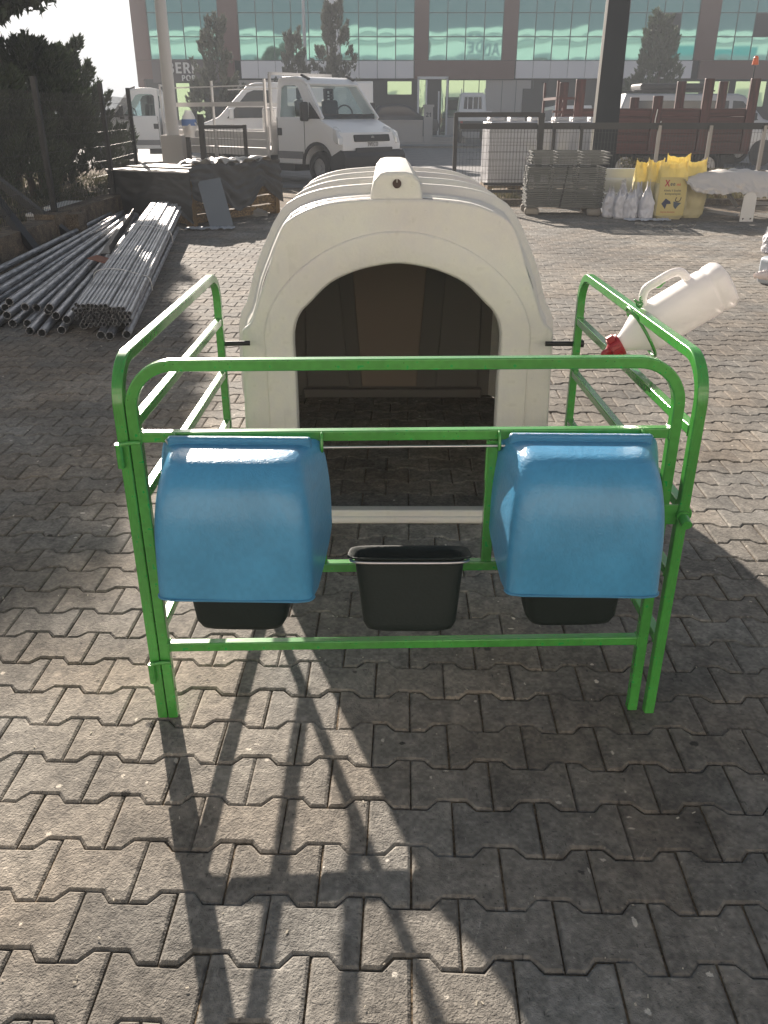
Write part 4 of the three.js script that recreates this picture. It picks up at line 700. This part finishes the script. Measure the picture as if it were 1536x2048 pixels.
  part('chassis', [box(5.6, 0.16, 0.7, -1.2, 0.5, 0), box(0.7, 0.3, 1.6, 0.1, 0.4, 0), box(0.6, 0.34, 0.4, -0.75, 0.42, 0.62)], blackPl, t);
  for (const s of [-1, 1]) { wheel(t, 1.45, s * 0.82); wheel(t, -2.4, s * 0.78); }
  // bed
  const bedM = opts.bed || M(0.6, 0.58, 0.56, 0.6);
  part('bed_floor', box(4.3, 0.12, 2.05, -2.3, 0.66, 0), bedM, t);
  for (const s of [-1, 1]) for (let k = 0; k < 3; k++) part('bed_board', rbox(4.26, 0.175, 0.035, 0.01, -2.3, 0.66 + k * 0.185, s * 1.04), bedM, t);
  part('tail_board', box(0.04, 0.56, 2.05, -4.43, 0.85, 0), bedM, t);
  part('headboard', [box(0.05, 0.06, 2.0, -0.12, 2.36, 0), box(0.05, 1.7, 0.06, -0.12, 1.5, -0.98), box(0.05, 1.7, 0.06, -0.12, 1.5, 0.98), box(0.04, 0.7, 1.95, -0.12, 1.0, 0)], bedM, t);
  for (const s of [-1, 1]) for (const xx of [-0.2, -2.3, -4.4]) part('stake', box(0.07, 0.75, 0.07, xx, 0.85, s * 1.07), bedM, t);
  if (opts.rack) part('rack', [box(4.2, 0.1, 0.05, -2.35, 1.72, 1.04), box(4.2, 0.03, 0.03, -2.35, 2.12, 1.04), box(4.2, 0.1, 0.05, -2.35, 1.72, -1.04), box(4.2, 0.03, 0.03, -2.35, 2.12, -1.04), ...[-0.25, -2.35, -4.4].map((xx) => box(0.05, 1.2, 0.05, xx, 1.65, 1.04))], M(0.7, 0.68, 0.66, 0.5), t);
  if (opts.load) part('load', [rbox(0.7, 0.5, 0.7, 0.08, -0.7, 1.1, 0.2), rbox(0.5, 0.4, 0.5, 0.08, -0.8, 1.45, 0.3)], M(0.5, 0.5, 0.5, 0.8), t);
  return t;
}
makeFlatbed('white flatbed lorry with black bumper parked behind the hutch', [-1.93, -22.65], -0.763, { rack: true, load: true });
makeFlatbed('white flatbed lorry seen from the side at the far left behind the trees', [-7.7, -32], Math.PI + 0.12, {});
// panel van / car / minibus from a side profile
function makeCar(name, label, category, [x, z], turn, prof, W, paint, windows, wheels, extra) {
  const t = thing(name, label, category, [x, 0, z], turn);
  const g = extrude(prof, W, 0.06, [], 4).translate(0, 0, -W / 2), p = g.attributes.position;
  for (let i = 0; i < p.count; i++) { const y = p.getY(i); if (y > 0.95) p.setZ(i, p.getZ(i) * (1 - 0.13 * (y - 0.95))); }
  g.computeVertexNormals();
  part('body', toCreasedNormals(g, 0.7), paint, t);
  for (const s of [-1, 1]) for (const w of windows) { const q = extrude(w, 0.02, 0.004), pp = q.attributes.position; q.translate(0, 0, s > 0 ? W / 2 - 0.012 : -W / 2 - 0.008); for (let i = 0; i < pp.count; i++) { const y = pp.getY(i); if (y > 0.95) pp.setZ(i, pp.getZ(i) * (1 - 0.13 * (y - 0.95))); } part('side_window', q, glassV, t); }
  for (const xw of wheels) for (const s of [-1, 1]) { wheel(t, xw, s * (W / 2 - 0.1), 0.33, 0.92); part('wheel_well', place(new THREE.CylinderGeometry(0.4, 0.4, 0.05, 24), xw, 0.36, s * (W / 2 - 0.012), Math.PI / 2), blackPl, t); }
  if (extra) extra(t); return t;
}
makeCar('panel_van', 'white panel van facing left half hidden by the flatbed lorry', 'van', [-3.4, -29.2], Math.PI + 0.1, [[-3.0, 0.35], [2.35, 0.35], [2.5, 0.6], [2.5, 0.95], [2.3, 1.22], [1.75, 1.42], [0.85, 2.28], [0.6, 2.36], [-3.0, 2.4]], 1.95, paintW, [[[0.15, 1.4], [1.5, 1.38], [0.85, 2.08], [0.65, 2.15], [0.15, 2.15]]], [1.75, -1.9], (t) => { part('open_side', box(1.5, 1.5, 0.02, -1.0, 1.35, 0.985), darkIn, t); for (const s of [-1, 1]) part('mirror', rbox(0.15, 0.3, 0.12, 0.04, 1.35, 1.5, s * 1.1), paintW, t); });
makeCar('dark_car', 'dark saloon car parked behind the low boundary wall', 'car', [1.0, -54.2], 0.1, [[-2.1, 0.3], [2.1, 0.3], [2.15, 0.6], [2.05, 0.9], [1.1, 1.1], [0.4, 1.6], [-0.2, 1.72], [-1.3, 1.62], [-2.0, 1.15], [-2.15, 0.7]], 1.75, M(0.02, 0.022, 0.032, 0.35, 0.2, { clearcoat: 0.4 }), [[[-1.5, 1.12], [0.85, 1.1], [0.35, 1.5], [-0.2, 1.6], [-1.2, 1.52]]], [1.35, -1.3]).position.y = 0.3;
struct('parking_terrace', box(9, 0.32, 4.2, 0.2, 0.14, -54.6), plasterMat);
makeCar('minibus', 'silver minibus with roof carrier parked behind the red trailer', 'minibus', [10.4, -30.3], 0.02, [[-3.0, 0.38], [2.4, 0.38], [2.55, 0.6], [2.5, 0.98], [2.2, 1.2], [1.72, 1.36], [1.05, 2.02], [0.8, 2.08], [-2.75, 2.08], [-3.0, 1.3]], 1.95, M(0.4, 0.41, 0.43, 0.35, 0.5, { clearcoat: 0.6 }), [[[-2.6, 1.32], [-0.35, 1.32], [-0.35, 1.88], [-2.5, 1.88]], [[-0.2, 1.32], [0.55, 1.32], [0.55, 1.88], [-0.2, 1.88]], [[0.68, 1.32], [1.55, 1.32], [1.0, 1.86], [0.68, 1.88]]], [1.82, -1.7], (t) => { part('roof_carrier', [rbox(2.1, 0.2, 1.2, 0.08, -1.2, 2.28, 0), box(2.6, 0.04, 0.04, -1.2, 2.16, 0.7), box(2.6, 0.04, 0.04, -1.2, 2.16, -0.7)], blackPl, t); part('sill_trim', box(3.0, 0.06, 0.03, -0.1, 0.62, 0.98), rimM, t); for (const s of [-1, 1]) part('mirror', rbox(0.12, 0.22, 0.16, 0.04, 1.35, 1.42, s * 1.1), blackPl, t); });
makeCar('small_van', 'white small van with lettered rear windows behind the red trailer', 'van', [7.9, -40.5], Math.PI / 2, [[-2.0, 0.35], [2.0, 0.35], [2.1, 0.9], [1.3, 1.15], [0.8, 1.75], [-1.9, 1.82], [-2.05, 1.0]], 1.75, paintW, [[[-1.6, 1.15], [0.9, 1.13], [0.6, 1.62], [-1.6, 1.66]]], [1.3, -1.25], (t) => { part('rear_window', [rbox(0.03, 0.5, 0.66, 0.01, -2.01, 1.42, -0.36), rbox(0.03, 0.5, 0.66, 0.01, -2.01, 1.42, 0.36)], M(0.6, 0.66, 0.78, 0.4), t); part('lettering', [text('Jumi', 0.2, 0.01).rotateY(-Math.PI / 2).translate(-2.032, 1.42, 0.36)], M(0.03, 0.07, 0.2, 0.5), t); });
// pickup from behind
{
  const t = thing('pickup', 'white small pickup seen from behind in front of the shop windows', 'pickup', [5.05, 0, -52.2], 0);
  const cab = extrude([[-0.82, 1.35], [0.82, 1.35], [0.68, 2.48], [0.55, 2.58], [-0.55, 2.58], [-0.68, 2.48]], 1.5, 0.05, [[[-0.52, 1.75], [0.52, 1.75], [0.46, 2.35], [-0.46, 2.35]]], 2).translate(0, 0, -1.9);
  part('cab', toCreasedNormals(cab, 0.6), paintW, t);
  part('rear_window', box(1.05, 0.62, 0.03, 0, 2.05, -0.62), glassV, t);
  part('window_bars', [-0.3, 0, 0.3].map((x) => box(0.05, 0.64, 0.05, x, 2.05, -0.37)), paintW, t);
  part('bed', [box(1.8, 0.42, 0.06, 0, 1.42, 1.3), box(0.06, 0.42, 2.6, -0.88, 1.42, 0), box(0.06, 0.42, 2.6, 0.88, 1.42, 0), box(1.8, 0.1, 2.6, 0, 1.2, 0)], paintW, t);
  part('chassis', box(1.4, 0.5, 3.6, 0, 0.85, -0.5), blackPl, t);
  for (const s of [-1, 1]) { const w = wheel(t, s * 0.75, 0.4); w.rotation.y = Math.PI / 2; part('tail_lamp', box(0.14, 0.1, 0.04, s * 0.75, 1.08, 1.3), redLamp, t); }
  for (const s of [-1, 1]) { const w = wheel(t, s * 0.75, -1.9); w.rotation.y = Math.PI / 2; part('rack_post', box(0.05, 0.25, 0.05, s * 0.66, 2.65, -0.45), paintW, t); }
}
// red trailer
{
  const redTex = texture(256, (u, v) => { const a = N1(u, v, 8), b = N2(u, v, 50); const g = clamp(0.7 + 0.4 * (a - 0.5) + 0.2 * (b - 0.5)); return [g, g * 0.95, g * 0.95]; });
  const red = new THREE.MeshPhysicalMaterial({ map: redTex, color: col(0.15, 0.036, 0.03), roughness: 0.6 });
  const t = thing('red_trailer', 'dark red farm trailer with tall side posts behind the right fence', 'trailer', [6.5, 0, -22.6], 0);
  const x0 = -2.05, x1 = 2.2;
  for (const s of [-1, 1]) for (let k = 0; k < 5; k++) part('side_board', rbox(x1 - x0, 0.172, 0.05, 0.012, (x0 + x1) / 2, 0.82 + k * 0.178, s * 0.95), red, t);
  for (const [x, h] of [[-1.95, 2.22], [-0.12, 1.88], [1.02, 2.24], [2.08, 2.24]]) for (const s of [-1, 1]) part('post', rbox(0.22, h - 0.7, 0.09, 0.015, x, 0.7 + (h - 0.7) / 2, s * 1.0), red, t);
  part('floor', box(x1 - x0, 0.12, 1.9, (x0 + x1) / 2, 0.7, 0), red, t);
  part('end_board', [box(0.05, 0.85, 1.85, x1, 1.2, 0)], red, t);
  const tg = part('tail_gate', [box(0.05, 1.5, 0.08, -2.45, 1.45, 0.9), box(0.05, 1.5, 0.08, -2.45, 1.45, -0.9), box(0.05, 0.06, 1.9, -2.45, 1.83, 0), box(0.55, 0.05, 0.05, -2.2, 1.83, 0.95), box(0.5, 0.05, 0.05, -2.3, 1.55, 0.95), box(0.5, 0.18, 0.1, -2.25, 1.36, 0.95), box(0.06, 0.4, 0.06, -2.3, 1.6, 0.95)], red, t);
  part('chassis', [box(4.2, 0.2, 0.9, 0, 0.5, 0), box(3.2, 0.4, 1.3, 0.2, 0.4, 0)], blackPl, t);
  for (const x of [-0.7, 1.3]) for (const s of [-1, 1]) wheel(t, x, s * 0.78, 0.36);
  part('chain', tube([V(-0.12, 1.6, 1.06), V(-0.14, 1.3, 1.07), V(-0.06, 1.2, 1.07), V(0.0, 1.35, 1.07)], 0.012, 20, 6), zincMat, t);
  const b = part('beacon_pole', rod(V(2.0, 2.2, 1.0), V(2.0, 2.5, 1.0), 0.015, 8), darkSteel, t);
  part('beacon', [place(new THREE.CylinderGeometry(0.055, 0.075, 0.13, 16), 2.0, 2.58, 1.0), place(new THREE.SphereGeometry(0.055, 16, 8), 2.0, 2.645, 1.0)], M(0.85, 0.2, 0.02, 0.3, 0, { transmission: 0.35, thickness: 0, side: THREE.DoubleSide }), b);
}
// ---------------------------------------------------------------- right fence, gate, pillar
{
  const t = thing('right_fence', 'dark mesh fence with top rail behind the yard on the right', 'fence', [0, 0, -17.0]);
  part('top_rail', box(6.6, 0.11, 0.05, 5.2, 1.3, 0), darkSteel, t);
  part('bottom_rail', box(6.6, 0.05, 0.05, 5.2, 0.3, 0), darkSteel, t);
  for (const x of [3.15, 3.66, 5.1, 6.05, 7.05, 8.3]) part('post', box(0.06, 1.32, 0.06, x, 0.65, 0.06), x > 4.5 ? M(0.25, 0.24, 0.23, 0.35, 0.7) : darkSteel, t);
  wirePanel(t, V(1.95, 0, 0.01), V(8.4, 0, 0.01), 0.3, 1.27, 0.06, 6, 0, 0.005);
  const g = thing('sliding_gate', 'black framed mesh gate standing left of the stacked frames', 'gate', [0, 0, -16.6]);
  part('frame', [box(0.07, 1.32, 0.07, 1.3, 0.86, 0), box(0.11, 1.34, 0.08, 2.84, 0.85, 0), box(1.5, 0.08, 0.06, 2.05, 1.49, 0), box(1.5, 0.05, 0.05, 2.05, 0.2, 0), box(1.45, 0.09, 0.05, 2.1, 1.3, -0.06)], darkSteel, g);
  wirePanel(g, V(1.33, 0, 0), V(2.79, 0, 0), 0.22, 1.28, 0.06, 9, 0, 0.005);
  const p = thing('steel_pillar', 'tall tapered dark steel pillar rising beside the stacked frames', 'pillar', [4.33, 0, -17.9], -0.13);
  const pil = new THREE.BoxGeometry(0.48, 9, 0.3).translate(0, 4.5, 0); { const a = pil.attributes.position; for (let i = 0; i < a.count; i++) { const y = a.getY(i); a.setX(i, a.getX(i) * (1 - 0.055 * y) + 0.0 * y); } }
  part('column', pil, M(0.018, 0.022, 0.028, 0.75, 0, { specularIntensity: 0.4 }), p);
  part('edge_strip', bar(V(-0.262, 0, 0.13), V(-0.141, 9, 0.13), 0.05, 0.03, V(0, 0, 1)), M(0.5, 0.5, 0.5, 0.35, 0.6), p);
  part('base_plate', box(0.8, 0.06, 0.8, 0, 0.03, 0), darkSteel, p);
}
struct('verge', ground(16, 3.4, 9.6, -0.008, -18.3, 1.6, 0.0), soilMat);
struct('verge_kerb', (() => uvBox(7, 0.13, 0.16, 5.2, 0.03, -16.25, 1.3, 0.0))(), concMat);
tufts('dry_grass', 'dry grass and weeds along the right fence', 5000, (r) => { const x = R(1.9, 8, r), z = R(-17.3, -16.4, r); return [x, 0.0, z, n2(x * 1.4, z) > 0.1 ? 1.2 : 0.4]; }, 0.2, 72, [0.1, 0.11, 0.04, 0.32, 0.26, 0.14]);
for (const [x, h, l, s] of [[4.62, 0.8, 'dry thorny shrub between the pillar and the yellow sacks', 81], [6.3, 0.62, 'pale grey green shrub behind the white sheet', 82], [5.75, 0.7, 'dry tangled shrub right of the yellow sacks', 83]]) {
  const t = thing('shrub', l, 'shrub', [x, 0, -16.75]), r = rng(s), st = [];
  for (let i = 0; i < 26; i++) { const a = r() * 6.28, k = R(0.1, 0.28, r); st.push(rod(V(0, 0, 0), V(Math.cos(a) * k, h * R(0.6, 1, r), Math.sin(a) * k), 0.006, 4, 0.003)); }
  part('stems', st, M(0.3, 0.22, 0.12, 0.9), t);
  part('foliage', leaves(900, (q) => { const a = q() * 6.28, k = Math.sqrt(q()) * 0.26, y = h * (0.35 + 0.6 * q()); return [[Math.cos(a) * k, y, Math.sin(a) * k], null, q()]; }, 0.045, s + 5, [2.2, 4.5]), M(0.055, 0.05, 0.028, 0.9, 0, { vertexColors: true, side: THREE.DoubleSide }), t);
}
// wrapped pallets behind the fence
{
  const wrap = new THREE.MeshPhysicalMaterial({ color: col(0.6, 0.6, 0.62), roughness: 0.35, bumpMap: waveBump, bumpScale: 0.05, clearcoat: 0.3 });
  for (const [x, w, l] of [[2.78, 1.28, 'left white film wrapped pallet behind the mesh gate'], [4.05, 1.1, 'right white film wrapped pallet between the mesh gate and the red trailer']]) {
    const t = thing('wrapped_pallet', l, 'pallet', [x, 0, -19.2], 0.04);
    part('wrap', rbox(w, 1.22, 1.1, 0.05, 0, 0.75, 0, 0, 0, 0, 4), wrap, t);
    part('pallet_base', [box(w, 0.03, 1.1, 0, 0.125, 0), ...[-0.5, 0, 0.5].map((k) => box(0.1, 0.11, 1.1, k * (w - 0.1), 0.055, 0))], woodMat, t);
    for (const k of [-0.38, -0.05, 0.28]) part('cap', rbox(0.3, 0.09, 0.4, 0.02, k * w, 1.4, 0.2), wrap, t);
  }
}
// ---------------------------------------------------------------- stack of galvanised panels
{
  const galv = new THREE.MeshStandardMaterial({ map: pipeTex, color: col(0.27, 0.28, 0.26), roughness: 0.5, metalness: 0.5 }), r = rng(91);
  const t = thing('panel_stack', 'stack of galvanised steel frames on wooden blocks left of the sacks', 'frame stack', [2.95, 0, -14.75], -0.08);
  const W = 1.2, D = 0.85;
  for (let k = 0; k < 26; k++) {
    const top = k > 20, y = top ? 0.14 + 21 * 0.029 + (k - 20) * 0.04 : 0.14 + k * 0.029, dx = top ? R(-0.02, 0.09, r) : R(-0.012, 0.012, r) + (k % 2) * 0.01, dz = R(-0.015, 0.015, r), h = 0.019;
    const bars = [box(W, h, 0.035, dx, y, D / 2 + dz), box(W, h, 0.035, dx, y, -D / 2 + dz), box(0.035, h, D, dx - W / 2, y, dz), box(0.035, h, D, dx + W / 2, y, dz), box(W, h * 0.7, 0.02, dx, y, dz), box(0.02, h * 0.7, D, dx - 0.2, y, dz), box(0.02, h * 0.7, D, dx + 0.2, y, dz)];
    const f = part('frame', bars, galv, t); if (top) f.rotation.y = R(-0.02, 0.02, r);
  }
  part('chain', Array.from({ length: 22 }, (_, i) => place(new THREE.TorusGeometry(0.014, 0.005, 5, 10), 0.02 - i * 0.004, 0.74 - i * 0.028, D / 2 + 0.026, 0, i % 2 ? 0.9 : -0.9, 0)), blackPl, t);
  for (const [x, z] of [[-0.5, 0.3], [0.5, 0.36], [-0.52, -0.3], [0.5, -0.3]]) part('support_block', rbox(0.24, 0.12, 0.16, 0.05, x, 0.06, z), M(0.3, 0.27, 0.23, 0.9), t);
}
solo('steel_channel', merge([box(1.5, 0.14, 0.006, 0, 0.61, 0.1), box(1.5, 0.006, 0.12, 0, 0.682, 0.045), box(1.5, 0.24, 0.006, 0, 0.42, 0.03, 0.12, 0, 0), box(1.5, 0.03, 0.2, 0, 0.28, -0.04), box(0.1, 0.3, 0.1, -0.55, 0.13, 0), box(0.1, 0.3, 0.1, 0.55, 0.13, 0)]).translate(4.3, 0, -15.0), M(0.4, 0.43, 0.48, 0.45, 0.3), 'shiny folded steel channel lying behind the sacks', 'steel channel');
// ---------------------------------------------------------------- sacks
function sackGeo(w, h, d, seed, ears = 1, wr = 0.03, v0 = 0, v1 = 1) {   // pillow-like sack with a pinched eared top, from v0 to v1 of its height
  return gridGeo((u, vv) => {
    const v = v0 + (v1 - v0) * vv;
    const a = u * Math.PI * 2, c = Math.cos(a), s = Math.sin(a), k = Math.pow(Math.pow(Math.abs(c), 4) + Math.pow(Math.abs(s), 4), -0.25);
    const pinch = v > 0.72 ? clamp((v - 0.72) / 0.2) : 0, fat = 0.9 + 0.12 * Math.sin(Math.min(1, v / 0.72) * Math.PI), foot = v < 0.06 ? 0.86 + 0.14 * v / 0.06 : 1;
    const nn = n3(c * 1.7 + seed, s * 1.7, v * 4) * wr, n5 = n3(c * 4 + seed, s * 4, v * 9) * wr * 0.5;
    const x = c * k * w / 2 * fat * foot * (1 - 0.1 * pinch) * (1 + nn + n5), z = s * k * d / 2 * fat * foot * (1 - 0.92 * pinch) * (1 + nn * 2);
    const ear = pinch * ears * h * 0.14 * (Math.pow(Math.abs(c * k), 2.5) - 0.35 + 0.3 * n2(c * 2 + seed, 1.3));
    return V(x, h * v * 0.96 + ear, z + pinch * 0.03 * n2(c * 3, seed));
  }, 56, 36);
}
const yellowMat = new THREE.MeshPhysicalMaterial({ color: col(0.9, 0.77, 0.28), roughness: 0.5, transmission: 0.3, thickness: 0, side: THREE.DoubleSide, bumpMap: waveBump, bumpScale: 0.02 });
const sackFull = new THREE.MeshPhysicalMaterial({ color: col(0.56, 0.5, 0.29), roughness: 0.55, side: THREE.DoubleSide, bumpMap: waveBump, bumpScale: 0.02 });
const print = (() => {
  const c = document.createElement('canvas'); c.width = 512; c.height = 640; const x = c.getContext('2d');
  x.fillStyle = '#c9b878'; x.fillRect(0, 0, 512, 640);
  x.font = 'bold 150px sans-serif'; x.fillStyle = '#b3202a'; x.fillText('X', 90, 150); x.fillStyle = '#26303c'; x.font = 'bold 84px sans-serif'; x.fillText('ee', 190, 140); x.fillStyle = '#c2382c'; x.font = 'bold 60px sans-serif'; x.fillText('mi', 310, 140);
  x.fillStyle = '#333'; x.font = 'bold 46px sans-serif'; x.fillText('Kimlu Y Enzim', 90, 235); x.fillText('Kompozisyon', 110, 290);
  x.fillStyle = '#2b3350'; x.beginPath(); x.moveTo(70, 440); x.lineTo(140, 350); x.lineTo(230, 400); x.lineTo(245, 440); x.lineTo(170, 445); x.lineTo(150, 530); x.closePath(); x.fill();
  x.fillStyle = '#46525e'; x.beginPath(); x.moveTo(290, 400); x.lineTo(440, 425); x.lineTo(390, 470); x.lineTo(345, 530); x.lineTo(300, 480); x.closePath(); x.fill();
  x.strokeStyle = '#3a2c20'; x.lineWidth = 16; x.beginPath(); x.moveTo(345, 330); x.quadraticCurveTo(290, 400, 370, 400); x.quadraticCurveTo(420, 400, 425, 330); x.stroke();
  x.fillStyle = '#a5302a'; x.font = 'bold 34px sans-serif'; x.fillText('Hayvan Besleme', 70, 590);
  const t = new THREE.CanvasTexture(c); t.colorSpace = THREE.SRGBColorSpace; return t;
})();
const YG = null;
[[4.12, -14.25, 0.3, 0.86, 0.2, 'leftmost yellow plastic sack behind the white bags', 3, 0], [4.27, -14.1, 0.3, 0.88, 0.2, 'second yellow plastic sack from the left, behind the printed one', 5, 0], [4.5, -13.95, 0.5, 0.86, 0.26, 'printed yellow feed sack with a dark bull head emblem', 8, 1], [4.88, -14.15, 0.46, 0.88, 0.3, 'rightmost yellow plastic sack beside the white sheet', 12, 0], [4.72, -14.45, 0.44, 0.93, 0.26, 'rear yellow plastic sack behind the printed sack', 16, 0]].forEach(([x, z, w, h, d, l, s, p]) => {
  const t = thing('yellow_sack', l, 'sack', [x, 0.0, z], R(-0.1, 0.1), 'yellow sacks by the right fence'); part('bag', sackGeo(w, h, d, s, 0.45, 0.06, 0, 0.64), sackFull, t); part('neck', sackGeo(w, h, d, s, 0.45, 0.06, 0.64, 1), yellowMat, t);
  if (p) { const g = gridGeo((u, v) => V((u - 0.5) * 0.42, 0.06 + 0.56 * v, d / 2 * (0.945 + 0.1 * Math.sin((0.06 + 0.56 * v) / h / 0.72 * Math.PI)) + 0.012 - 0.02 * Math.pow(Math.abs(u - 0.5) * 2, 4)), 12, 16); part('print', g, new THREE.MeshPhysicalMaterial({ map: print, roughness: 0.55 }), t); }
});
const bagW = M(0.72, 0.72, 0.76, 0.4, 0, { transmission: 0.2, thickness: 0, side: THREE.DoubleSide, bumpMap: waveBump, bumpScale: 0.03 });
[[3.62, -14.15, 'first small white plastic bag from the left, beside the stacked frames'], [3.75, -14.0, 'second small white plastic bag from the left'], [3.84, -14.25, 'third small white plastic bag, set behind its neighbours'], [3.9, -13.92, 'fourth small white plastic bag from the left, at the front'], [4.05, -14.1, 'fifth small white plastic bag, touching the yellow sacks'], [4.12, -13.86, 'sixth small white plastic bag, rightmost and front']].forEach(([x, z, l], i) => {
  const t = thing('white_bag', l, 'bag', [x, 0, z], R(-0.6, 0.6), 'small white bags by the right fence'); const g = sackGeo(0.22, 0.46 + 0.03 * (i % 3), 0.18, 20 + i * 3, 1.6, 0.07), p = g.attributes.position;
  for (let k = 0; k < p.count; k++) { const f = clamp((p.getY(k) / 0.46 - 0.55) / 0.45); p.setX(k, p.getX(k) * (1 - 0.7 * f)); } g.computeVertexNormals(); part('bag', g, bagW, t);
});
// white sheet over a rack with a steel bracket
{
  const t = thing('white_sheet', 'white tarpaulin sheet draped over low steel rack at the right edge', 'tarpaulin', [0, 0, 0]);
  const edge = (u) => 0.3 + 0.24 * Math.pow(1 - u, 2.6) - 0.06 * Math.sin(u * 9) + 0.05 * n2(u * 4, 2) + 0.05 * Math.abs(n2(u * 11, 6));
  const ridge = (u) => 0.6 + 0.12 * Math.sin(Math.min(1, u * 1.4) * 2.2) + 0.015 * n2(u * 7, 5);
  const front = gridGeo((u, v) => { const x = 4.62 + 1.9 * u, n = 0.1 * Math.abs(n3(u * 6, v * 1.2, 3)) + 0.05 * Math.abs(n3(u * 14, v * 2.5, 7)) - 0.05; const y = ridge(u) + (edge(u) - ridge(u)) * v; return V(x, y, -13.95 + 0.4 * Math.sqrt(v) * (0.4 + 0.6 * Math.min(1, u * 3)) + n * v); }, 64, 18);
  const back = gridGeo((u, v) => V(4.62 + 1.9 * u, ridge(u) - 0.12 * v * v + 0.02 * n2(u * 8, v * 3), -13.95 - 0.9 * v * Math.min(1, u * 2.5)), 64, 12);
  part('sheet', [front, back], new THREE.MeshPhysicalMaterial({ color: col(0.68, 0.64, 0.6), roughness: 0.6, side: THREE.DoubleSide, transmission: 0.12, thickness: 0, bumpMap: waveBump, bumpScale: 0.02 }), t);
  const r = thing('steel_rack', 'low steel rack with flat bracket under the white sheet', 'rack', [0, 0, 0]);
  part('bracket', [extrude([[-0.105, 0], [0.105, 0], [0.1, 0.36], [0.06, 0.42], [-0.06, 0.42], [-0.1, 0.36]], 0.012, 0.002, [[[-0.075, 0.035], [-0.055, 0.025], [-0.04, 0.045], [-0.06, 0.06]], [[0.04, 0.035], [0.06, 0.025], [0.075, 0.045], [0.055, 0.06]]]).translate(5.6, 0.0, -13.55)], M(0.62, 0.62, 0.62, 0.4, 0.5), r);
  part('beam', [bar(V(4.9, 0.42, -14.3), V(6.9, 0.42, -14.2), 0.06, 0.06), bar(V(4.95, 0.12, -14.5), V(5.6, 0.06, -13.9), 0.05, 0.04), bar(V(5.35, 0.5, -14.1), V(5.5, 0.2, -13.75), 0.04, 0.05), bar(V(6.0, 0.2, -14.3), V(6.9, 0.2, -14.1), 0.05, 0.05), box(0.06, 0.42, 0.06, 5.0, 0.21, -14.35), box(0.06, 0.42, 0.06, 6.7, 0.21, -14.3)], M(0.35, 0.35, 0.36, 0.5, 0.5), r);
}
solo('plastic_strip', gridGeo((u, v) => { const a = u * 5; const x = 3.75 + 0.85 * u, z = -13.15 + 0.22 * Math.sin(u * 3.2) + 0.05 * n2(u * 3, 2) + 0.2 * u; return V(x, 0.01 + 0.03 * v + 0.01 * n2(u * 8, 1), z + 0.06 * v); }, 60, 3), M(0.8, 0.8, 0.82, 0.4, 0, { side: THREE.DoubleSide }), 'white plastic strip curled on the paving before the sacks', 'plastic strip');
solo('plastic_film', gridGeo((u, v) => V(3.75 + 0.7 * u, 0.012 + 0.03 * Math.abs(n2(u * 6, v * 4)), -13.75 + 0.22 * v), 30, 10), M(0.6, 0.62, 0.66, 0.35, 0, { side: THREE.DoubleSide }), 'crumpled plastic film lying at the foot of the white bags', 'plastic film');
{
  const t = thing('grey_can', 'grey plastic can with clear bag at the right edge of the picture', 'can', [3.86, 0, -8.35], 0.3);
  part('body', rbox(0.36, 0.26, 0.2, 0.05, 0, 0.13, 0, 0, 0, 0, 4), M(0.42, 0.47, 0.52, 0.35), t);
  part('torn_bag', gridGeo((u, v) => { const a = v * 6.28; return V(-0.17 - 0.15 * u, 0.1 + (0.05 - 0.03 * u) * Math.cos(a) + 0.01 * n2(u * 4, v * 4), 0.05 + (0.06 - 0.04 * u) * Math.sin(a)); }, 10, 16), M(0.75, 0.68, 0.66, 0.5, 0, { side: THREE.DoubleSide, transmission: 0.3, thickness: 0 }), t);
  solo('white_bag', sackGeo(0.2, 0.3, 0.2, 44, 0.5, 0.1).translate(4.62, 0, -10.3), bagW, 'white plastic bag at the right edge beyond the grey can', 'bag');
}
renderer.render(scene, camera);
